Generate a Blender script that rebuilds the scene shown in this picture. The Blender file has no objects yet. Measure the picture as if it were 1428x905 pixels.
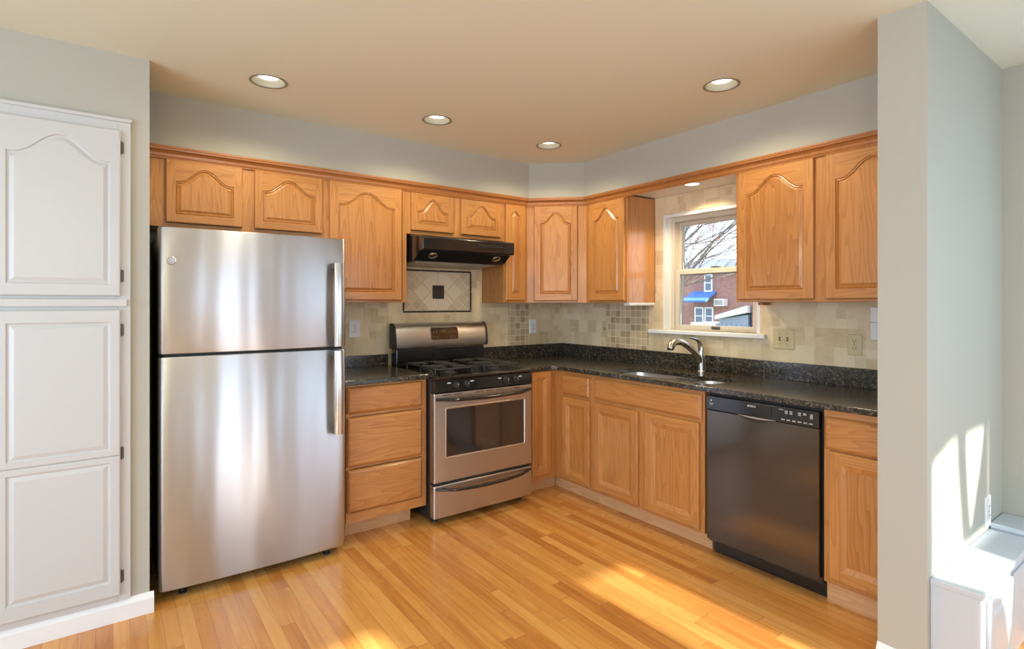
import bpy, bmesh, math, random
from mathutils import Vector, Matrix
random.seed(7)
PI = math.pi
S = bpy.context.scene
C = S.collection

# ------------------------------------------------------------------ camera
FPX, HY, YAW, EYE = 760.4, 424.4, math.radians(53.8), 1.36
cd = bpy.data.cameras.new('camera')
cam = bpy.data.objects.new('camera', cd); C.objects.link(cam)
cd.sensor_fit = 'HORIZONTAL'; cd.sensor_width = 36.0
cd.lens = 36.0 * FPX / 1428.0
cd.shift_y = -(452.5 - HY) / 1428.0
cd.clip_start = 0.02; cd.clip_end = 300
cam.location = (0, 0, EYE)
cam.rotation_euler = (PI / 2, 0, YAW - PI / 2)
S.camera = cam

# ------------------------------------------------------------------ light
EXPOSURE = 0.03
SUN_DIR = Vector((-0.06, 1.0, -0.61))
SUN_E, SKY = 16.0, 1.1
S.view_settings.view_transform = 'Standard'
S.view_settings.look = 'None'
S.view_settings.exposure = EXPOSURE
S.view_settings.gamma = 1.0
S.view_settings.use_curve_mapping = False
try:
    S.cycles.max_bounces = 10; S.cycles.diffuse_bounces = 6; S.cycles.glossy_bounces = 5
    S.cycles.transparent_max_bounces = 12; S.cycles.sample_clamp_indirect = 6.0
    S.cycles.caustics_reflective = False; S.cycles.caustics_refractive = False
    S.cycles.use_denoising = True
except Exception:
    pass
W = bpy.data.worlds.new('sky_world'); S.world = W; W.use_nodes = True
nt = W.node_tree; nt.nodes.clear()
wo = nt.nodes.new('ShaderNodeOutputWorld'); bg = nt.nodes.new('ShaderNodeBackground')
sk = nt.nodes.new('ShaderNodeTexSky'); sk.sky_type = 'NISHITA'; sk.sun_disc = False
sk.sun_elevation = math.radians(31); sk.sun_rotation = math.radians(177)
sk.dust_density = 2.0
mixw = nt.nodes.new('ShaderNodeMix'); mixw.data_type = 'RGBA'
mixw.inputs[0].default_value = 0.75
mixw.inputs[7].default_value = (2.3, 2.5, 2.9, 1)      # thin bright cloud
sc_ = nt.nodes.new('ShaderNodeVectorMath'); sc_.operation = 'SCALE'; sc_.inputs['Scale'].default_value = 0.35
nt.links.new(sk.outputs[0], sc_.inputs[0]); nt.links.new(sc_.outputs[0], mixw.inputs[6])
nt.links.new(mixw.outputs[2], bg.inputs[0]); bg.inputs[1].default_value = SKY
nt.links.new(bg.outputs[0], wo.inputs[0])
sl = bpy.data.lights.new('sun', 'SUN'); sl.energy = SUN_E; sl.angle = math.radians(1.2); sl.color = (1.0, 0.94, 0.83)
so = bpy.data.objects.new('sun', sl); C.objects.link(so)
so.rotation_euler = SUN_DIR.to_track_quat('-Z', 'Y').to_euler(); so.location = (2, -6, 5)

def area(name, loc, direction, sx, sy, power, color):
    l = bpy.data.lights.new(name, 'AREA'); l.shape = 'RECTANGLE'; l.size = sx; l.size_y = sy
    l.energy = power; l.color = color
    o = bpy.data.objects.new(name, l); C.objects.link(o); o.location = loc
    o.rotation_euler = Vector(direction).to_track_quat('-Z', 'Y').to_euler()
    return o
# daylight entering by the rear and nook windows, plus added fill lights
area('daylight_rear_door', (0.92, -1.20, 1.15), (0, 1, -0.05), 0.40, 1.9, 13, (0.62, 0.86, 1.16))
area('fill_rear_left', (-1.2, -1.20, 1.05), (0.25, 1, -0.08), 1.9, 1.7, 27, (0.62, 0.86, 1.14))  # broad fill light added behind the camera, at an invented window
area('daylight_rear_window', (2.60, -1.20, 1.25), (-0.1, 1, -0.05), 1.25, 1.7, 13, (0.56, 0.84, 1.18))
area('daylight_nook_window', (3.27, -0.30, 1.45), (-1, 0.25, -0.1), 0.95, 1.2, 8, (0.52, 0.82, 1.18))
area('fill_left_side', (-2.55, 0.7, 1.25), (1, 0.1, 0.0), 2.6, 2.0, 92, (0.68, 0.88, 1.12))  # large soft fill added from the unseen left side
pl_ = bpy.data.lights.new('unseen_warm_fill', 'POINT'); pl_.energy = 24; pl_.color = (1.0, 0.88, 0.58); pl_.shadow_soft_size = 0.14
po_ = bpy.data.objects.new('unseen_warm_fill', pl_); C.objects.link(po_); po_.location = (-0.5, -0.55, 1.95)  # warm light added out of view to brighten the ceiling; no fixture
LAMP_W = 21.0
LAMP_COL = (1.0, 0.87, 0.60)

# ------------------------------------------------------------------ node helpers
class NT:
    def __init__(s, name):
        s.m = bpy.data.materials.new(name); s.m.use_nodes = True
        s.t = s.m.node_tree; s.t.nodes.clear()
        s.out = s.t.nodes.new('ShaderNodeOutputMaterial')
    def n(s, kind, **kw):
        nd = s.t.nodes.new(kind)
        for k, v in kw.items(): setattr(nd, k, v)
        return nd
    def put(s, sock, v):
        if isinstance(v, bpy.types.NodeSocket): s.t.links.new(v, sock)
        elif v is not None:
            if sock.type == 'RGBA' and len(v) == 3: v = (*v, 1)
            sock.default_value = v
    def math(s, op, a, b=None, c=None):
        nd = s.n('ShaderNodeMath', operation=op)
        s.put(nd.inputs[0], a); s.put(nd.inputs[1], b)
        if c is not None: s.put(nd.inputs[2], c)
        return nd.outputs[0]
    def vmath(s, op, a, b=None):
        nd = s.n('ShaderNodeVectorMath', operation=op)
        s.put(nd.inputs[0], a)
        if b is not None: s.put(nd.inputs[1], b)
        return nd.outputs[0]
    def coord(s, which='Object'):
        return s.n('ShaderNodeTexCoord').outputs[which]
    def sep(s, v):
        nd = s.n('ShaderNodeSeparateXYZ'); s.put(nd.inputs[0], v); return nd.outputs
    def comb(s, x=0.0, y=0.0, z=0.0):
        nd = s.n('ShaderNodeCombineXYZ')
        s.put(nd.inputs[0], x); s.put(nd.inputs[1], y); s.put(nd.inputs[2], z); return nd.outputs[0]
    def noise(s, v, scale=5.0, detail=2.0, rough=0.5, dist=0.0):
        nd = s.n('ShaderNodeTexNoise'); s.put(nd.inputs['Vector'], v)
        nd.inputs['Scale'].default_value = scale; nd.inputs['Detail'].default_value = detail
        nd.inputs['Roughness'].default_value = rough; nd.inputs['Distortion'].default_value = dist
        return nd.outputs[0]
    def white(s, v):
        nd = s.n('ShaderNodeTexWhiteNoise', noise_dimensions='3D'); s.put(nd.inputs['Vector'], v)
        return nd.outputs[0]
    def ramp(s, f, stops, interp='LINEAR'):
        nd = s.n('ShaderNodeValToRGB'); nd.color_ramp.interpolation = interp; e = nd.color_ramp.elements
        while len(e) < len(stops): e.new(0.5)
        for i, (p, c) in enumerate(stops):
            e[i].position = p; e[i].color = (*c, 1) if len(c) == 3 else c
        s.put(nd.inputs[0], f); return nd.outputs[0]
    def mix(s, f, a, b, blend='MIX'):
        nd = s.n('ShaderNodeMix', data_type='RGBA', blend_type=blend)
        s.put(nd.inputs[0], f); s.put(nd.inputs[6], a); s.put(nd.inputs[7], b); return nd.outputs[2]
    def rand(s):
        return s.n('ShaderNodeObjectInfo').outputs['Random']
    def bump(s, h, strength=0.2, dist=0.002):
        nd = s.n('ShaderNodeBump'); nd.inputs['Strength'].default_value = strength
        nd.inputs['Distance'].default_value = dist; s.put(nd.inputs['Height'], h); return nd.outputs[0]
    def bsdf(s, color, rough=0.5, metal=0.0, normal=None, coat=0.0, coat_rough=0.1, spec=0.5, emis=None, emis_s=0.0, aniso=0.0, tangent=None):
        b = s.n('ShaderNodeBsdfPrincipled')
        s.put(b.inputs['Base Color'], color); s.put(b.inputs['Roughness'], rough); s.put(b.inputs['Metallic'], metal)
        b.inputs['Coat Weight'].default_value = coat; b.inputs['Coat Roughness'].default_value = coat_rough
        b.inputs['Specular IOR Level'].default_value = spec
        if normal is not None: s.put(b.inputs['Normal'], normal)
        if emis is not None:
            s.put(b.inputs['Emission Color'], emis); b.inputs['Emission Strength'].default_value = emis_s
        if aniso:
            b.inputs['Anisotropic'].default_value = aniso; b.inputs['Anisotropic Rotation'].default_value = 0.25
            if tangent is not None: s.put(b.inputs['Tangent'], tangent)
        s.t.links.new(b.outputs[0], s.out.inputs[0]); return s.m

def plain(name, color, rough=0.5, metal=0.0, coat=0.0, bump=0.0, scale=40, spec=0.5):
    k = NT(name); c = k.coord()
    f = k.noise(c, scale, 3)
    col = k.mix(k.math('MULTIPLY', f, 0.10), color, tuple(x * 0.8 for x in color[:3]))
    return k.bsdf(col, rough, metal, k.bump(f, bump, 0.001) if bump else None, coat, 0.08, spec)

def oak(name, along='z', coat=0.25, lo=(0.325, 0.118, 0.026), hi=(0.53, 0.24, 0.068), pore=0.5):
    k = NT(name)
    r = k.rand()
    p = k.vmath('ADD', k.coord(), k.comb(k.math('MULTIPLY', r, 17.0), k.math('MULTIPLY', r, 31.0), k.math('MULTIPLY', r, 23.0)))
    x, y, z = k.sep(p)[:3]
    if along == 'z': a, u, v = z, x, y
    elif along == 'x': a, u, v = x, z, y
    else: a, u, v = y, x, z
    q = k.comb(k.math('MULTIPLY', u, 6.0), k.math('MULTIPLY', v, 6.0), k.math('MULTIPLY', a, 0.5))
    n1 = k.noise(q, 1.0, 3.0, 0.45)
    rings = k.math('FRACT', k.math('MULTIPLY', n1, 24.0))
    rings = k.math('POWER', rings, 2.2)
    q2 = k.comb(k.math('MULTIPLY', u, 190.0), k.math('MULTIPLY', v, 190.0), k.math('MULTIPLY', a, 5.0))
    pores = k.noise(q2, 1.0, 2.0, 0.6)
    q3 = k.comb(k.math('MULTIPLY', u, 22.0), k.math('MULTIPLY', v, 22.0), k.math('MULTIPLY', a, 0.6))
    boards = k.noise(q3, 1.0, 3.0)
    f = k.math('ADD', k.math('MULTIPLY', rings, 0.34), k.math('ADD', k.math('MULTIPLY', boards, 0.45), k.math('MULTIPLY', k.math('SUBTRACT', pores, 0.5), pore)))
    f = k.math('ADD', f, k.math('MULTIPLY', k.math('SUBTRACT', r, 0.5), 0.22))
    col = k.ramp(f, [(0.12, hi), (0.80, lo)])
    return k.bsdf(col, 0.36, 0, k.bump(pores, 0.06, 0.001), coat, 0.13)

M = {}
M['wall'] = plain('wall_paint', (0.45, 0.435, 0.365), 0.8, bump=0.05, scale=120)
M['ceiling'] = plain('ceiling_paint', (0.76, 0.755, 0.615), 0.85, bump=0.05, scale=120)
M['white'] = plain('white_trim_paint', (0.80, 0.81, 0.80), 0.35)
M['cream'] = plain('white_cabinet_paint', (0.56, 0.56, 0.545), 0.34)
M['oak_v'] = oak('honey_oak_upright', 'z')
M['oak_h'] = oak('honey_oak_level', 'x')
M['oak_y'] = oak('honey_oak_deep', 'y')
M['oak_gloss'] = oak('glossy_oak_side', 'z', 1.0)
M['oak_crown'] = oak('reddish_oak_molding', 'x', 0.25, (0.30, 0.098, 0.022), (0.43, 0.17, 0.045), 0.3)
M['oak_toe'] = oak('weathered_oak_toe', 'x', 0.1, (0.48, 0.25, 0.105), (0.66, 0.39, 0.19), 0.5)
M['black'] = plain('black_enamel', (0.012, 0.011, 0.011), 0.16, coat=0.3)
M['blackm'] = plain('black_plastic', (0.018, 0.017, 0.017), 0.42)
M['iron'] = plain('cast_iron', (0.022, 0.021, 0.021), 0.55, bump=0.3, scale=300)
M['dark'] = plain('dark_gap', (0.02, 0.018, 0.016), 0.7)
M['case'] = plain('grey_fridge_case', (0.045, 0.045, 0.048), 0.45)
M['bronze'] = plain('dark_bronze_hinge', (0.14, 0.125, 0.11), 0.4, 0.6)
M['plate_white'] = plain('white_plastic', (0.78, 0.78, 0.76), 0.3)
M['plate_almond'] = plain('almond_plastic', (0.60, 0.50, 0.29), 0.35)
M['slot'] = plain('dark_slot', (0.03, 0.025, 0.02), 0.6)
M['print'] = plain('pale_print', (0.62, 0.64, 0.66), 0.5)
M['vinyl'] = plain('almond_window_vinyl', (0.60, 0.54, 0.44), 0.4)
M['chrome'] = plain('chrome', (0.75, 0.76, 0.78), 0.12, 1.0)
M['nickel'] = plain('brushed_nickel', (0.60, 0.58, 0.55), 0.24, 1.0)
M['filter'] = plain('grey_mesh_filter', (0.42, 0.41, 0.38), 0.45, 0.5, bump=0.5, scale=500)
M['can'] = plain('can_reflector_paint', (0.30, 0.275, 0.20), 0.55)
M['stone_dark'] = plain('dark_bronze_tile', (0.045, 0.032, 0.024), 0.45, 0.3, bump=0.6, scale=80)
M['stone_pale'] = plain('pale_travertine', (0.78, 0.68, 0.50), 0.55, bump=0.2, scale=60)
M['grout'] = plain('pale_grout', (0.56, 0.50, 0.39), 0.8)
def emit(name, color, strength):
    k = NT(name); return k.bsdf((0.8, 0.8, 0.8) if strength > 1 else (0.10, 0.11, 0.03), 0.4, emis=color, emis_s=strength)
M['lamp'] = emit('lamp_lens_glow', (1.0, 0.96, 0.88), 3.2)
M['display'] = emit('clock_digits_glow', (0.35, 0.40, 0.08), 0.12)

def steel(name, base=(0.60, 0.60, 0.61), rough=0.27, along='x', aniso=0.75, wob=0.0):
    k = NT(name); x, y, z = k.sep(k.coord())[:3]
    if along == 'x': q = k.comb(k.math('MULTIPLY', x, 3.0), k.math('MULTIPLY', y, 3.0), k.math('MULTIPLY', z, 900.0))
    else: q = k.comb(k.math('MULTIPLY', x, 900.0), k.math('MULTIPLY', y, 900.0), k.math('MULTIPLY', z, 3.0))
    f = k.noise(q, 1.0, 2.0)
    tg = k.n('ShaderNodeTangent', direction_type='RADIAL', axis='Z')
    rr = k.math('ADD', rough - 0.005, k.math('MULTIPLY', f, 0.01))
    nrm = None
    if wob:
        w = k.noise(k.comb(k.math('MULTIPLY', x, 7.0), 0.0, k.math('MULTIPLY', z, 0.7)), 1.0, 1.0)
        nrm = k.bump(w, wob, 0.02)
    return k.bsdf(base, rr, 1.0, nrm, aniso=aniso, tangent=tg.outputs[0])
M['steel'] = steel('brushed_stainless', (0.56, 0.575, 0.605), 0.36, aniso=0.9, wob=0.25)
M['steel2'] = steel('range_stainless', (0.60, 0.585, 0.57), 0.33, aniso=0.6)
M['steel_sink'] = steel('sink_stainless', (0.74, 0.76, 0.79), 0.30, aniso=0.2)

def granite():
    k = NT('dark_speckled_granite'); c = k.coord()
    v = k.n('ShaderNodeTexVoronoi'); k.put(v.inputs['Vector'], c); v.inputs['Scale'].default_value = 120
    v2 = k.n('ShaderNodeTexVoronoi'); k.put(v2.inputs['Vector'], c); v2.inputs['Scale'].default_value = 260
    r1 = k.sep(v.outputs['Color'])[0]; r2 = k.sep(v2.outputs['Color'])[1]
    n = k.noise(c, 30, 3)
    a = k.ramp(k.math('ADD', k.math('MULTIPLY', r1, 0.8), k.math('MULTIPLY', n, 0.3)), [(0.0, (0.006, 0.006, 0.006)), (0.60, (0.026, 0.022, 0.016)), (0.82, (0.10, 0.075, 0.042)), (0.98, (0.25, 0.22, 0.16))])
    b = k.ramp(r2, [(0.0, (0.010, 0.009, 0.008)), (0.8, (0.034, 0.028, 0.020)), (1.0, (0.17, 0.145, 0.105))])
    return k.bsdf(k.mix(0.4, a, b), 0.2, 0, None, 0.2, 0.1)
M['granite'] = granite()

def floor_mat():
    k = NT('oak_strip_floor'); x, y, z = k.sep(k.coord())[:3]
    wdt, lng = 0.0572, 1.05
    rx = k.math('DIVIDE', x, wdt); row = k.math('FLOOR', rx); fx = k.math('FRACT', rx)
    off = k.math('MULTIPLY', k.white(k.comb(row, 3.3, 1.7)), 5.0)
    ry = k.math('ADD', k.math('DIVIDE', y, lng), off); col = k.math('FLOOR', ry); fy = k.math('FRACT', ry)
    h = k.white(k.comb(row, col, 0.5)); h2 = k.white(k.comb(col, row, 9.1))
    q = k.comb(k.math('ADD', k.math('MULTIPLY', x, 14.0), k.math('MULTIPLY', h, 40.0)), k.math('MULTIPLY', y, 0.9), k.math('MULTIPLY', h2, 30.0))
    n1 = k.noise(q, 1.0, 2.0, 0.5)
    rings = k.math('PINGPONG', k.math('MULTIPLY', n1, 10.0), 1.0)
    fine = k.noise(k.comb(k.math('MULTIPLY', x, 420.0), k.math('MULTIPLY', y, 9.0), h), 1.0, 2.0)
    f = k.math('ADD', k.math('MULTIPLY', h, 0.58), k.math('ADD', k.math('MULTIPLY', rings, 0.22), k.math('MULTIPLY', fine, 0.22)))
    c = k.ramp(f, [(0.10, (0.75, 0.385, 0.108)), (0.45, (0.66, 0.30, 0.070)), (0.75, (0.53, 0.205, 0.042)), (1.0, (0.38, 0.125, 0.025))])
    # knots
    v = k.n('ShaderNodeTexVoronoi'); k.put(v.inputs['Vector'], k.comb(k.math('MULTIPLY', x, 1.0), k.math('MULTIPLY', y, 0.6), 0.0)); v.inputs['Scale'].default_value = 2.6
    kn = k.ramp(v.outputs['Distance'], [(0.0, (1, 1, 1)), (0.05, (0, 0, 0))])
    c = k.mix(k.math('MULTIPLY', kn, 0.55), c, (0.16, 0.06, 0.02))
    ex = k.math('LESS_THAN', k.math('MINIMUM', fx, k.math('SUBTRACT', 1.0, fx)), 0.018)
    ey = k.math('LESS_THAN', k.math('MINIMUM', fy, k.math('SUBTRACT', 1.0, fy)), 0.0016)
    gap = k.math('MAXIMUM', ex, ey)
    c = k.mix(k.math('MULTIPLY', gap, 0.55), c, (0.16, 0.07, 0.025))
    rg = k.math('ADD', 0.20, k.math('MULTIPLY', k.noise(k.coord(), 3.0, 3.0), 0.14))
    hgt = k.math('SUBTRACT', k.math('MULTIPLY', k.noise(k.comb(k.math('MULTIPLY', x, 30.0), k.math('MULTIPLY', y, 2.0), h), 1.0, 1.0), 0.5), gap)
    return k.bsdf(c, rg, 0, k.bump(hgt, 0.12, 0.002), 0.25, 0.12)
M['floor'] = floor_mat()

def tile_field():
    """tumbled travertine in mixed sizes; u runs along the wall (x+y), v up"""
    k = NT('tumbled_travertine_tile'); x, y, z = k.sep(k.coord())[:3]
    u = k.math('SUBTRACT', x, y)
    s = 0.105
    rv = k.math('DIVIDE', k.math('SUBTRACT', z, 1.018), s); row = k.math('FLOOR', rv); fv = k.math('FRACT', rv)
    sh = k.math('MULTIPLY', k.white(k.comb(row, 2.0, 5.0)), 3.0)
    ru = k.math('ADD', k.math('DIVIDE', u, s), sh); col = k.math('FLOOR', ru); fu = k.math('FRACT', ru)
    h = k.white(k.comb(row, col, 1.5))
    sub = k.math('GREATER_THAN', h, 0.62)                         # some cells are four small tiles
    su = k.math('FLOOR', k.math('MULTIPLY', fu, 2.0)); sv = k.math('FLOOR', k.math('MULTIPLY', fv, 2.0))
    h2 = k.white(k.comb(k.math('ADD', k.math('MULTIPLY', col, 2.0), k.math('MULTIPLY', su, sub)), k.math('ADD', k.math('MULTIPLY', row, 2.0), k.math('MULTIPLY', sv, sub)), 7.0))
    n = k.noise(k.coord(), 26.0, 4.0, 0.6)
    f = k.math('ADD', k.math('MULTIPLY', h2, 0.58), k.math('MULTIPLY', n, 0.55))
    c = k.ramp(f, [(0.1, (0.80, 0.68, 0.46)), (0.5, (0.72, 0.585, 0.375)), (0.8, (0.62, 0.485, 0.29)), (1.0, (0.50, 0.365, 0.20))])
    eu = k.math('MINIMUM', fu, k.math('SUBTRACT', 1.0, fu)); ev = k.math('MINIMUM', fv, k.math('SUBTRACT', 1.0, fv))
    fu2 = k.math('FRACT', k.math('MULTIPLY', fu, 2.0)); fv2 = k.math('FRACT', k.math('MULTIPLY', fv, 2.0))
    e2 = k.math('MULTIPLY', k.math('MINIMUM', k.math('MINIMUM', fu2, k.math('SUBTRACT', 1.0, fu2)), k.math('MINIMUM', fv2, k.math('SUBTRACT', 1.0, fv2))), 0.5)
    e = k.math('MINIMUM', eu, ev)
    e = k.math('MINIMUM', e, k.math('ADD', e2, k.math('MULTIPLY', k.math('SUBTRACT', 1.0, sub), 1.0)))
    g = k.math('LESS_THAN', e, 0.014)
    c = k.mix(k.math('MULTIPLY', g, 0.6), c, (0.66, 0.56, 0.38))
    return k.bsdf(c, 0.5, 0, k.bump(k.math('ADD', k.math('MULTIPLY', n, 0.3), k.math('SUBTRACT', 1.0, g)), 0.25, 0.002))
M['tile'] = tile_field()

def mosaic(name, s, diag=False, lift=1.0):
    k = NT(name); x, y, z = k.sep(k.coord())[:3]
    u = k.math('SUBTRACT', x, y)
    if diag:
        a = k.math('MULTIPLY', k.math('ADD', u, z), 0.7071); b = k.math('MULTIPLY', k.math('SUBTRACT', u, z), 0.7071)
    else: a, b = u, z
    ra = k.math('DIVIDE', a, s); rb = k.math('DIVIDE', b, s)
    h = k.white(k.comb(k.math('FLOOR', ra), k.math('FLOOR', rb), 3.0))
    fa, fb = k.math('FRACT', ra), k.math('FRACT', rb)
    n = k.noise(k.coord(), 40.0, 3.0)
    c = k.ramp(k.math('ADD', k.math('MULTIPLY', h, 0.8), k.math('MULTIPLY', n, 0.3)), [(0.1, (0.66, 0.53, 0.35)), (0.5, (0.57, 0.435, 0.265)), (0.8, (0.47, 0.34, 0.195)), (1.0, (0.36, 0.24, 0.125))])
    e = k.math('MINIMUM', k.math('MINIMUM', fa, k.math('SUBTRACT', 1.0, fa)), k.math('MINIMUM', fb, k.math('SUBTRACT', 1.0, fb)))
    g = k.math('LESS_THAN', e, 0.045)
    c = k.mix(g, c, (0.78, 0.68, 0.49)) if not diag else k.mix(k.math('MULTIPLY', g, 0.6), k.mix(0.45, c, (0.74, 0.64, 0.47)), (0.80, 0.72, 0.55))
    return k.bsdf(c, 0.5, 0, k.bump(k.math('SUBTRACT', 1.0, g), 0.3, 0.002))
M['mosaic'] = mosaic('small_square_mosaic', 0.0525)
M['mosaic_diag'] = mosaic('small_diamond_mosaic', 0.062, True)

def glass(name, tint=(1, 1, 1), refl=1.0):
    k = NT(name)
    tr = k.n('ShaderNodeBsdfTransparent'); tr.inputs[0].default_value = (*tint, 1)
    gl = k.n('ShaderNodeBsdfGlossy'); gl.inputs['Roughness'].default_value = 0.01
    fr = k.n('ShaderNodeFresnel'); fr.inputs[0].default_value = 1.45
    mx = k.n('ShaderNodeMixShader'); k.t.links.new(k.math('MULTIPLY', fr.outputs[0], refl), mx.inputs[0])
    k.t.links.new(tr.outputs[0], mx.inputs[1]); k.t.links.new(gl.outputs[0], mx.inputs[2])
    k.t.links.new(mx.outputs[0], k.out.inputs[0]); return k.m
M['glass'] = glass('window_glass', (0.93, 0.96, 0.98))
M['oven_glass'] = plain('oven_window_glass', (0.030, 0.022, 0.017), 0.06, coat=0.6, spec=0.8)
def dw_black():
    k = NT('satin_black_steel'); x, y, z = k.sep(k.coord())[:3]
    f = k.noise(k.comb(k.math('MULTIPLY', x, 600.0), y, k.math('MULTIPLY', z, 8.0)), 1.0, 2.0)
    return k.bsdf((0.115, 0.098, 0.080), k.math('ADD', 0.11, k.math('MULTIPLY', f, 0.06)), 0.75, None, spec=0.6)
M['dw'] = dw_black()
def bricks(name, a, b, mort):
    k = NT(name); x, y, z = k.sep(k.coord())[:3]
    t = k.n('ShaderNodeTexBrick'); k.put(t.inputs['Vector'], k.comb(k.math('ADD', x, y), z, 0.0))
    t.inputs['Color1'].default_value = (*a, 1); t.inputs['Color2'].default_value = (*b, 1); t.inputs['Mortar'].default_value = (*mort, 1)
    t.inputs['Scale'].default_value = 4.0; t.inputs['Mortar Size'].default_value = 0.02
    return k.bsdf(t.outputs[0], 0.9)
M['brick'] = bricks('red_brick', (0.40, 0.19, 0.15), (0.30, 0.13, 0.11), (0.45, 0.38, 0.35))
M['brick2'] = bricks('dark_red_brick', (0.30, 0.13, 0.14), (0.22, 0.09, 0.11), (0.34, 0.27, 0.27))
M['shingle'] = plain('grey_blue_shingles', (0.20, 0.23, 0.30), 0.9, scale=8)
M['snow_white'] = plain('white_metal_roof', (0.85, 0.86, 0.88), 0.5)
M['siding'] = plain('grey_blue_siding', (0.30, 0.36, 0.45), 0.7)
M['awning'] = plain('bright_blue_awning', (0.10, 0.24, 0.66), 0.7)
M['pane_far'] = plain('dim_house_pane', (0.16, 0.22, 0.30), 0.15)
M['bark'] = plain('grey_bark', (0.19, 0.165, 0.145), 0.9, bump=0.5, scale=20)
M['leaf'] = plain('dry_red_leaf', (0.33, 0.13, 0.10), 0.8)
M['grass'] = plain('winter_lawn', (0.22, 0.22, 0.12), 0.95, scale=3)
M['bench'] = plain('pale_grey_bench_paint', (0.54, 0.58, 0.61), 0.4)
M['curtain'] = plain('gobo_cloth', (0.70, 0.68, 0.62), 0.9)

# ------------------------------------------------------------------ geometry helpers
class MB:
    def __init__(s): s.v = []; s.f = []; s.m = []; s.sm = []
    def add(s, vs, fs, m=0, smooth=False):
        b = len(s.v); s.v += [tuple(v) for v in vs]
        for f in fs: s.f.append([b + i for i in f]); s.m.append(m); s.sm.append(smooth)
        return s
    def box(s, x0, x1, y0, y1, z0, z1, m=0):
        v = [(x0, y0, z0), (x1, y0, z0), (x1, y1, z0), (x0, y1, z0), (x0, y0, z1), (x1, y0, z1), (x1, y1, z1), (x0, y1, z1)]
        return s.add(v, [(3, 2, 1, 0), (4, 5, 6, 7), (0, 1, 5, 4), (1, 2, 6, 5), (2, 3, 7, 6), (3, 0, 4, 7)], m)
    def prism(s, pts, a, b, axis='z', m=0, smooth=False):
        """pts are 2D; axis z: (x,y), axis x: (y,z), axis y: (x,z)"""
        def P(p, h): return (p[0], p[1], h) if axis == 'z' else (h, p[0], p[1]) if axis == 'x' else (p[0], h, p[1])
        n = len(pts); v = [P(p, a) for p in pts] + [P(p, b) for p in pts]
        f = [list(range(n))[::-1], list(range(n, 2 * n))]
        s.add(v, f, m)
        base = len(s.v) - 2 * n
        for i in range(n):
            j = (i + 1) % n; s.f.append([base + i, base + j, base + n + j, base + n + i]); s.m.append(m); s.sm.append(smooth)
        return s
    def rings(s, rings, m=0, smooth=False, cap0=True, cap1=True, closed=True):
        n = len(rings[0]); vs = [p for r in rings for p in r]; fs = []
        for k in range(len(rings) - 1):
            for i in range(n if closed else n - 1):
                j = (i + 1) % n; fs.append((k * n + i, k * n + j, (k + 1) * n + j, (k + 1) * n + i))
        s.add(vs, fs, m, smooth)
        if cap0: s.add(rings[0], [list(range(n))[::-1]], m)
        if cap1: s.add(rings[-1], [list(range(n))], m)
        return s
    def tube(s, path, r, n=10, m=0, caps=True, flat=1.0):
        path = [Vector(p) for p in path]; rr = r if isinstance(r, (list, tuple)) else [r] * len(path)
        rings = []; up = None
        for i, p in enumerate(path):
            t = (path[min(i + 1, len(path) - 1)] - path[max(i - 1, 0)]).normalized()
            if up is None:
                up = Vector((0, 0, 1)) if abs(t.z) < 0.9 else Vector((1, 0, 0))
            a = t.cross(up)
            if a.length < 1e-5: a = t.orthogonal()
            a.normalize(); b = a.cross(t).normalized(); up = b
            rings.append([p + a * math.cos(2 * PI * k / n) * rr[i] + b * math.sin(2 * PI * k / n) * rr[i] * flat for k in range(n)])
        return s.rings(rings, m, True, caps, caps)
    def lathe(s, prof, c, axis='z', n=24, m=0, caps=True):
        rings = []
        for r, h in prof:
            ring = []
            for k in range(n):
                a = 2 * PI * k / n; u, w = r * math.cos(a), r * math.sin(a)
                ring.append((c[0] + u, c[1] + w, c[2] + h) if axis == 'z' else (c[0] + h, c[1] + u, c[2] + w) if axis == 'x' else (c[0] + u, c[1] + h, c[2] + w))
            rings.append(ring)
        return s.rings(rings, m, True, caps, caps)
    def build(s, name, mats, parent=None, bevel=0.0, seg=2, loc=None):
        me = bpy.data.meshes.new(name); me.from_pydata(s.v, [], s.f)
        mats = mats if isinstance(mats, (list, tuple)) else [mats]
        for mm in mats: me.materials.append(mm)
        me.polygons.foreach_set('material_index', s.m); me.polygons.foreach_set('use_smooth', s.sm)
        bm = bmesh.new(); bm.from_mesh(me)
        bmesh.ops.remove_doubles(bm, verts=bm.verts, dist=1e-5)
        bmesh.ops.recalc_face_normals(bm, faces=bm.faces); bm.to_mesh(me); bm.free()
        if any(s.sm): me.set_sharp_from_angle(angle=math.radians(40))
        o = bpy.data.objects.new(name, me); C.objects.link(o)
        if parent is not None: o.parent = parent
        if loc is not None: o.location = loc
        if bevel:
            b = o.modifiers.new('edge', 'BEVEL'); b.width = bevel; b.segments = seg; b.limit_method = 'ANGLE'; b.angle_limit = math.radians(40)
            b.harden_normals = False
        return o

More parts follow.
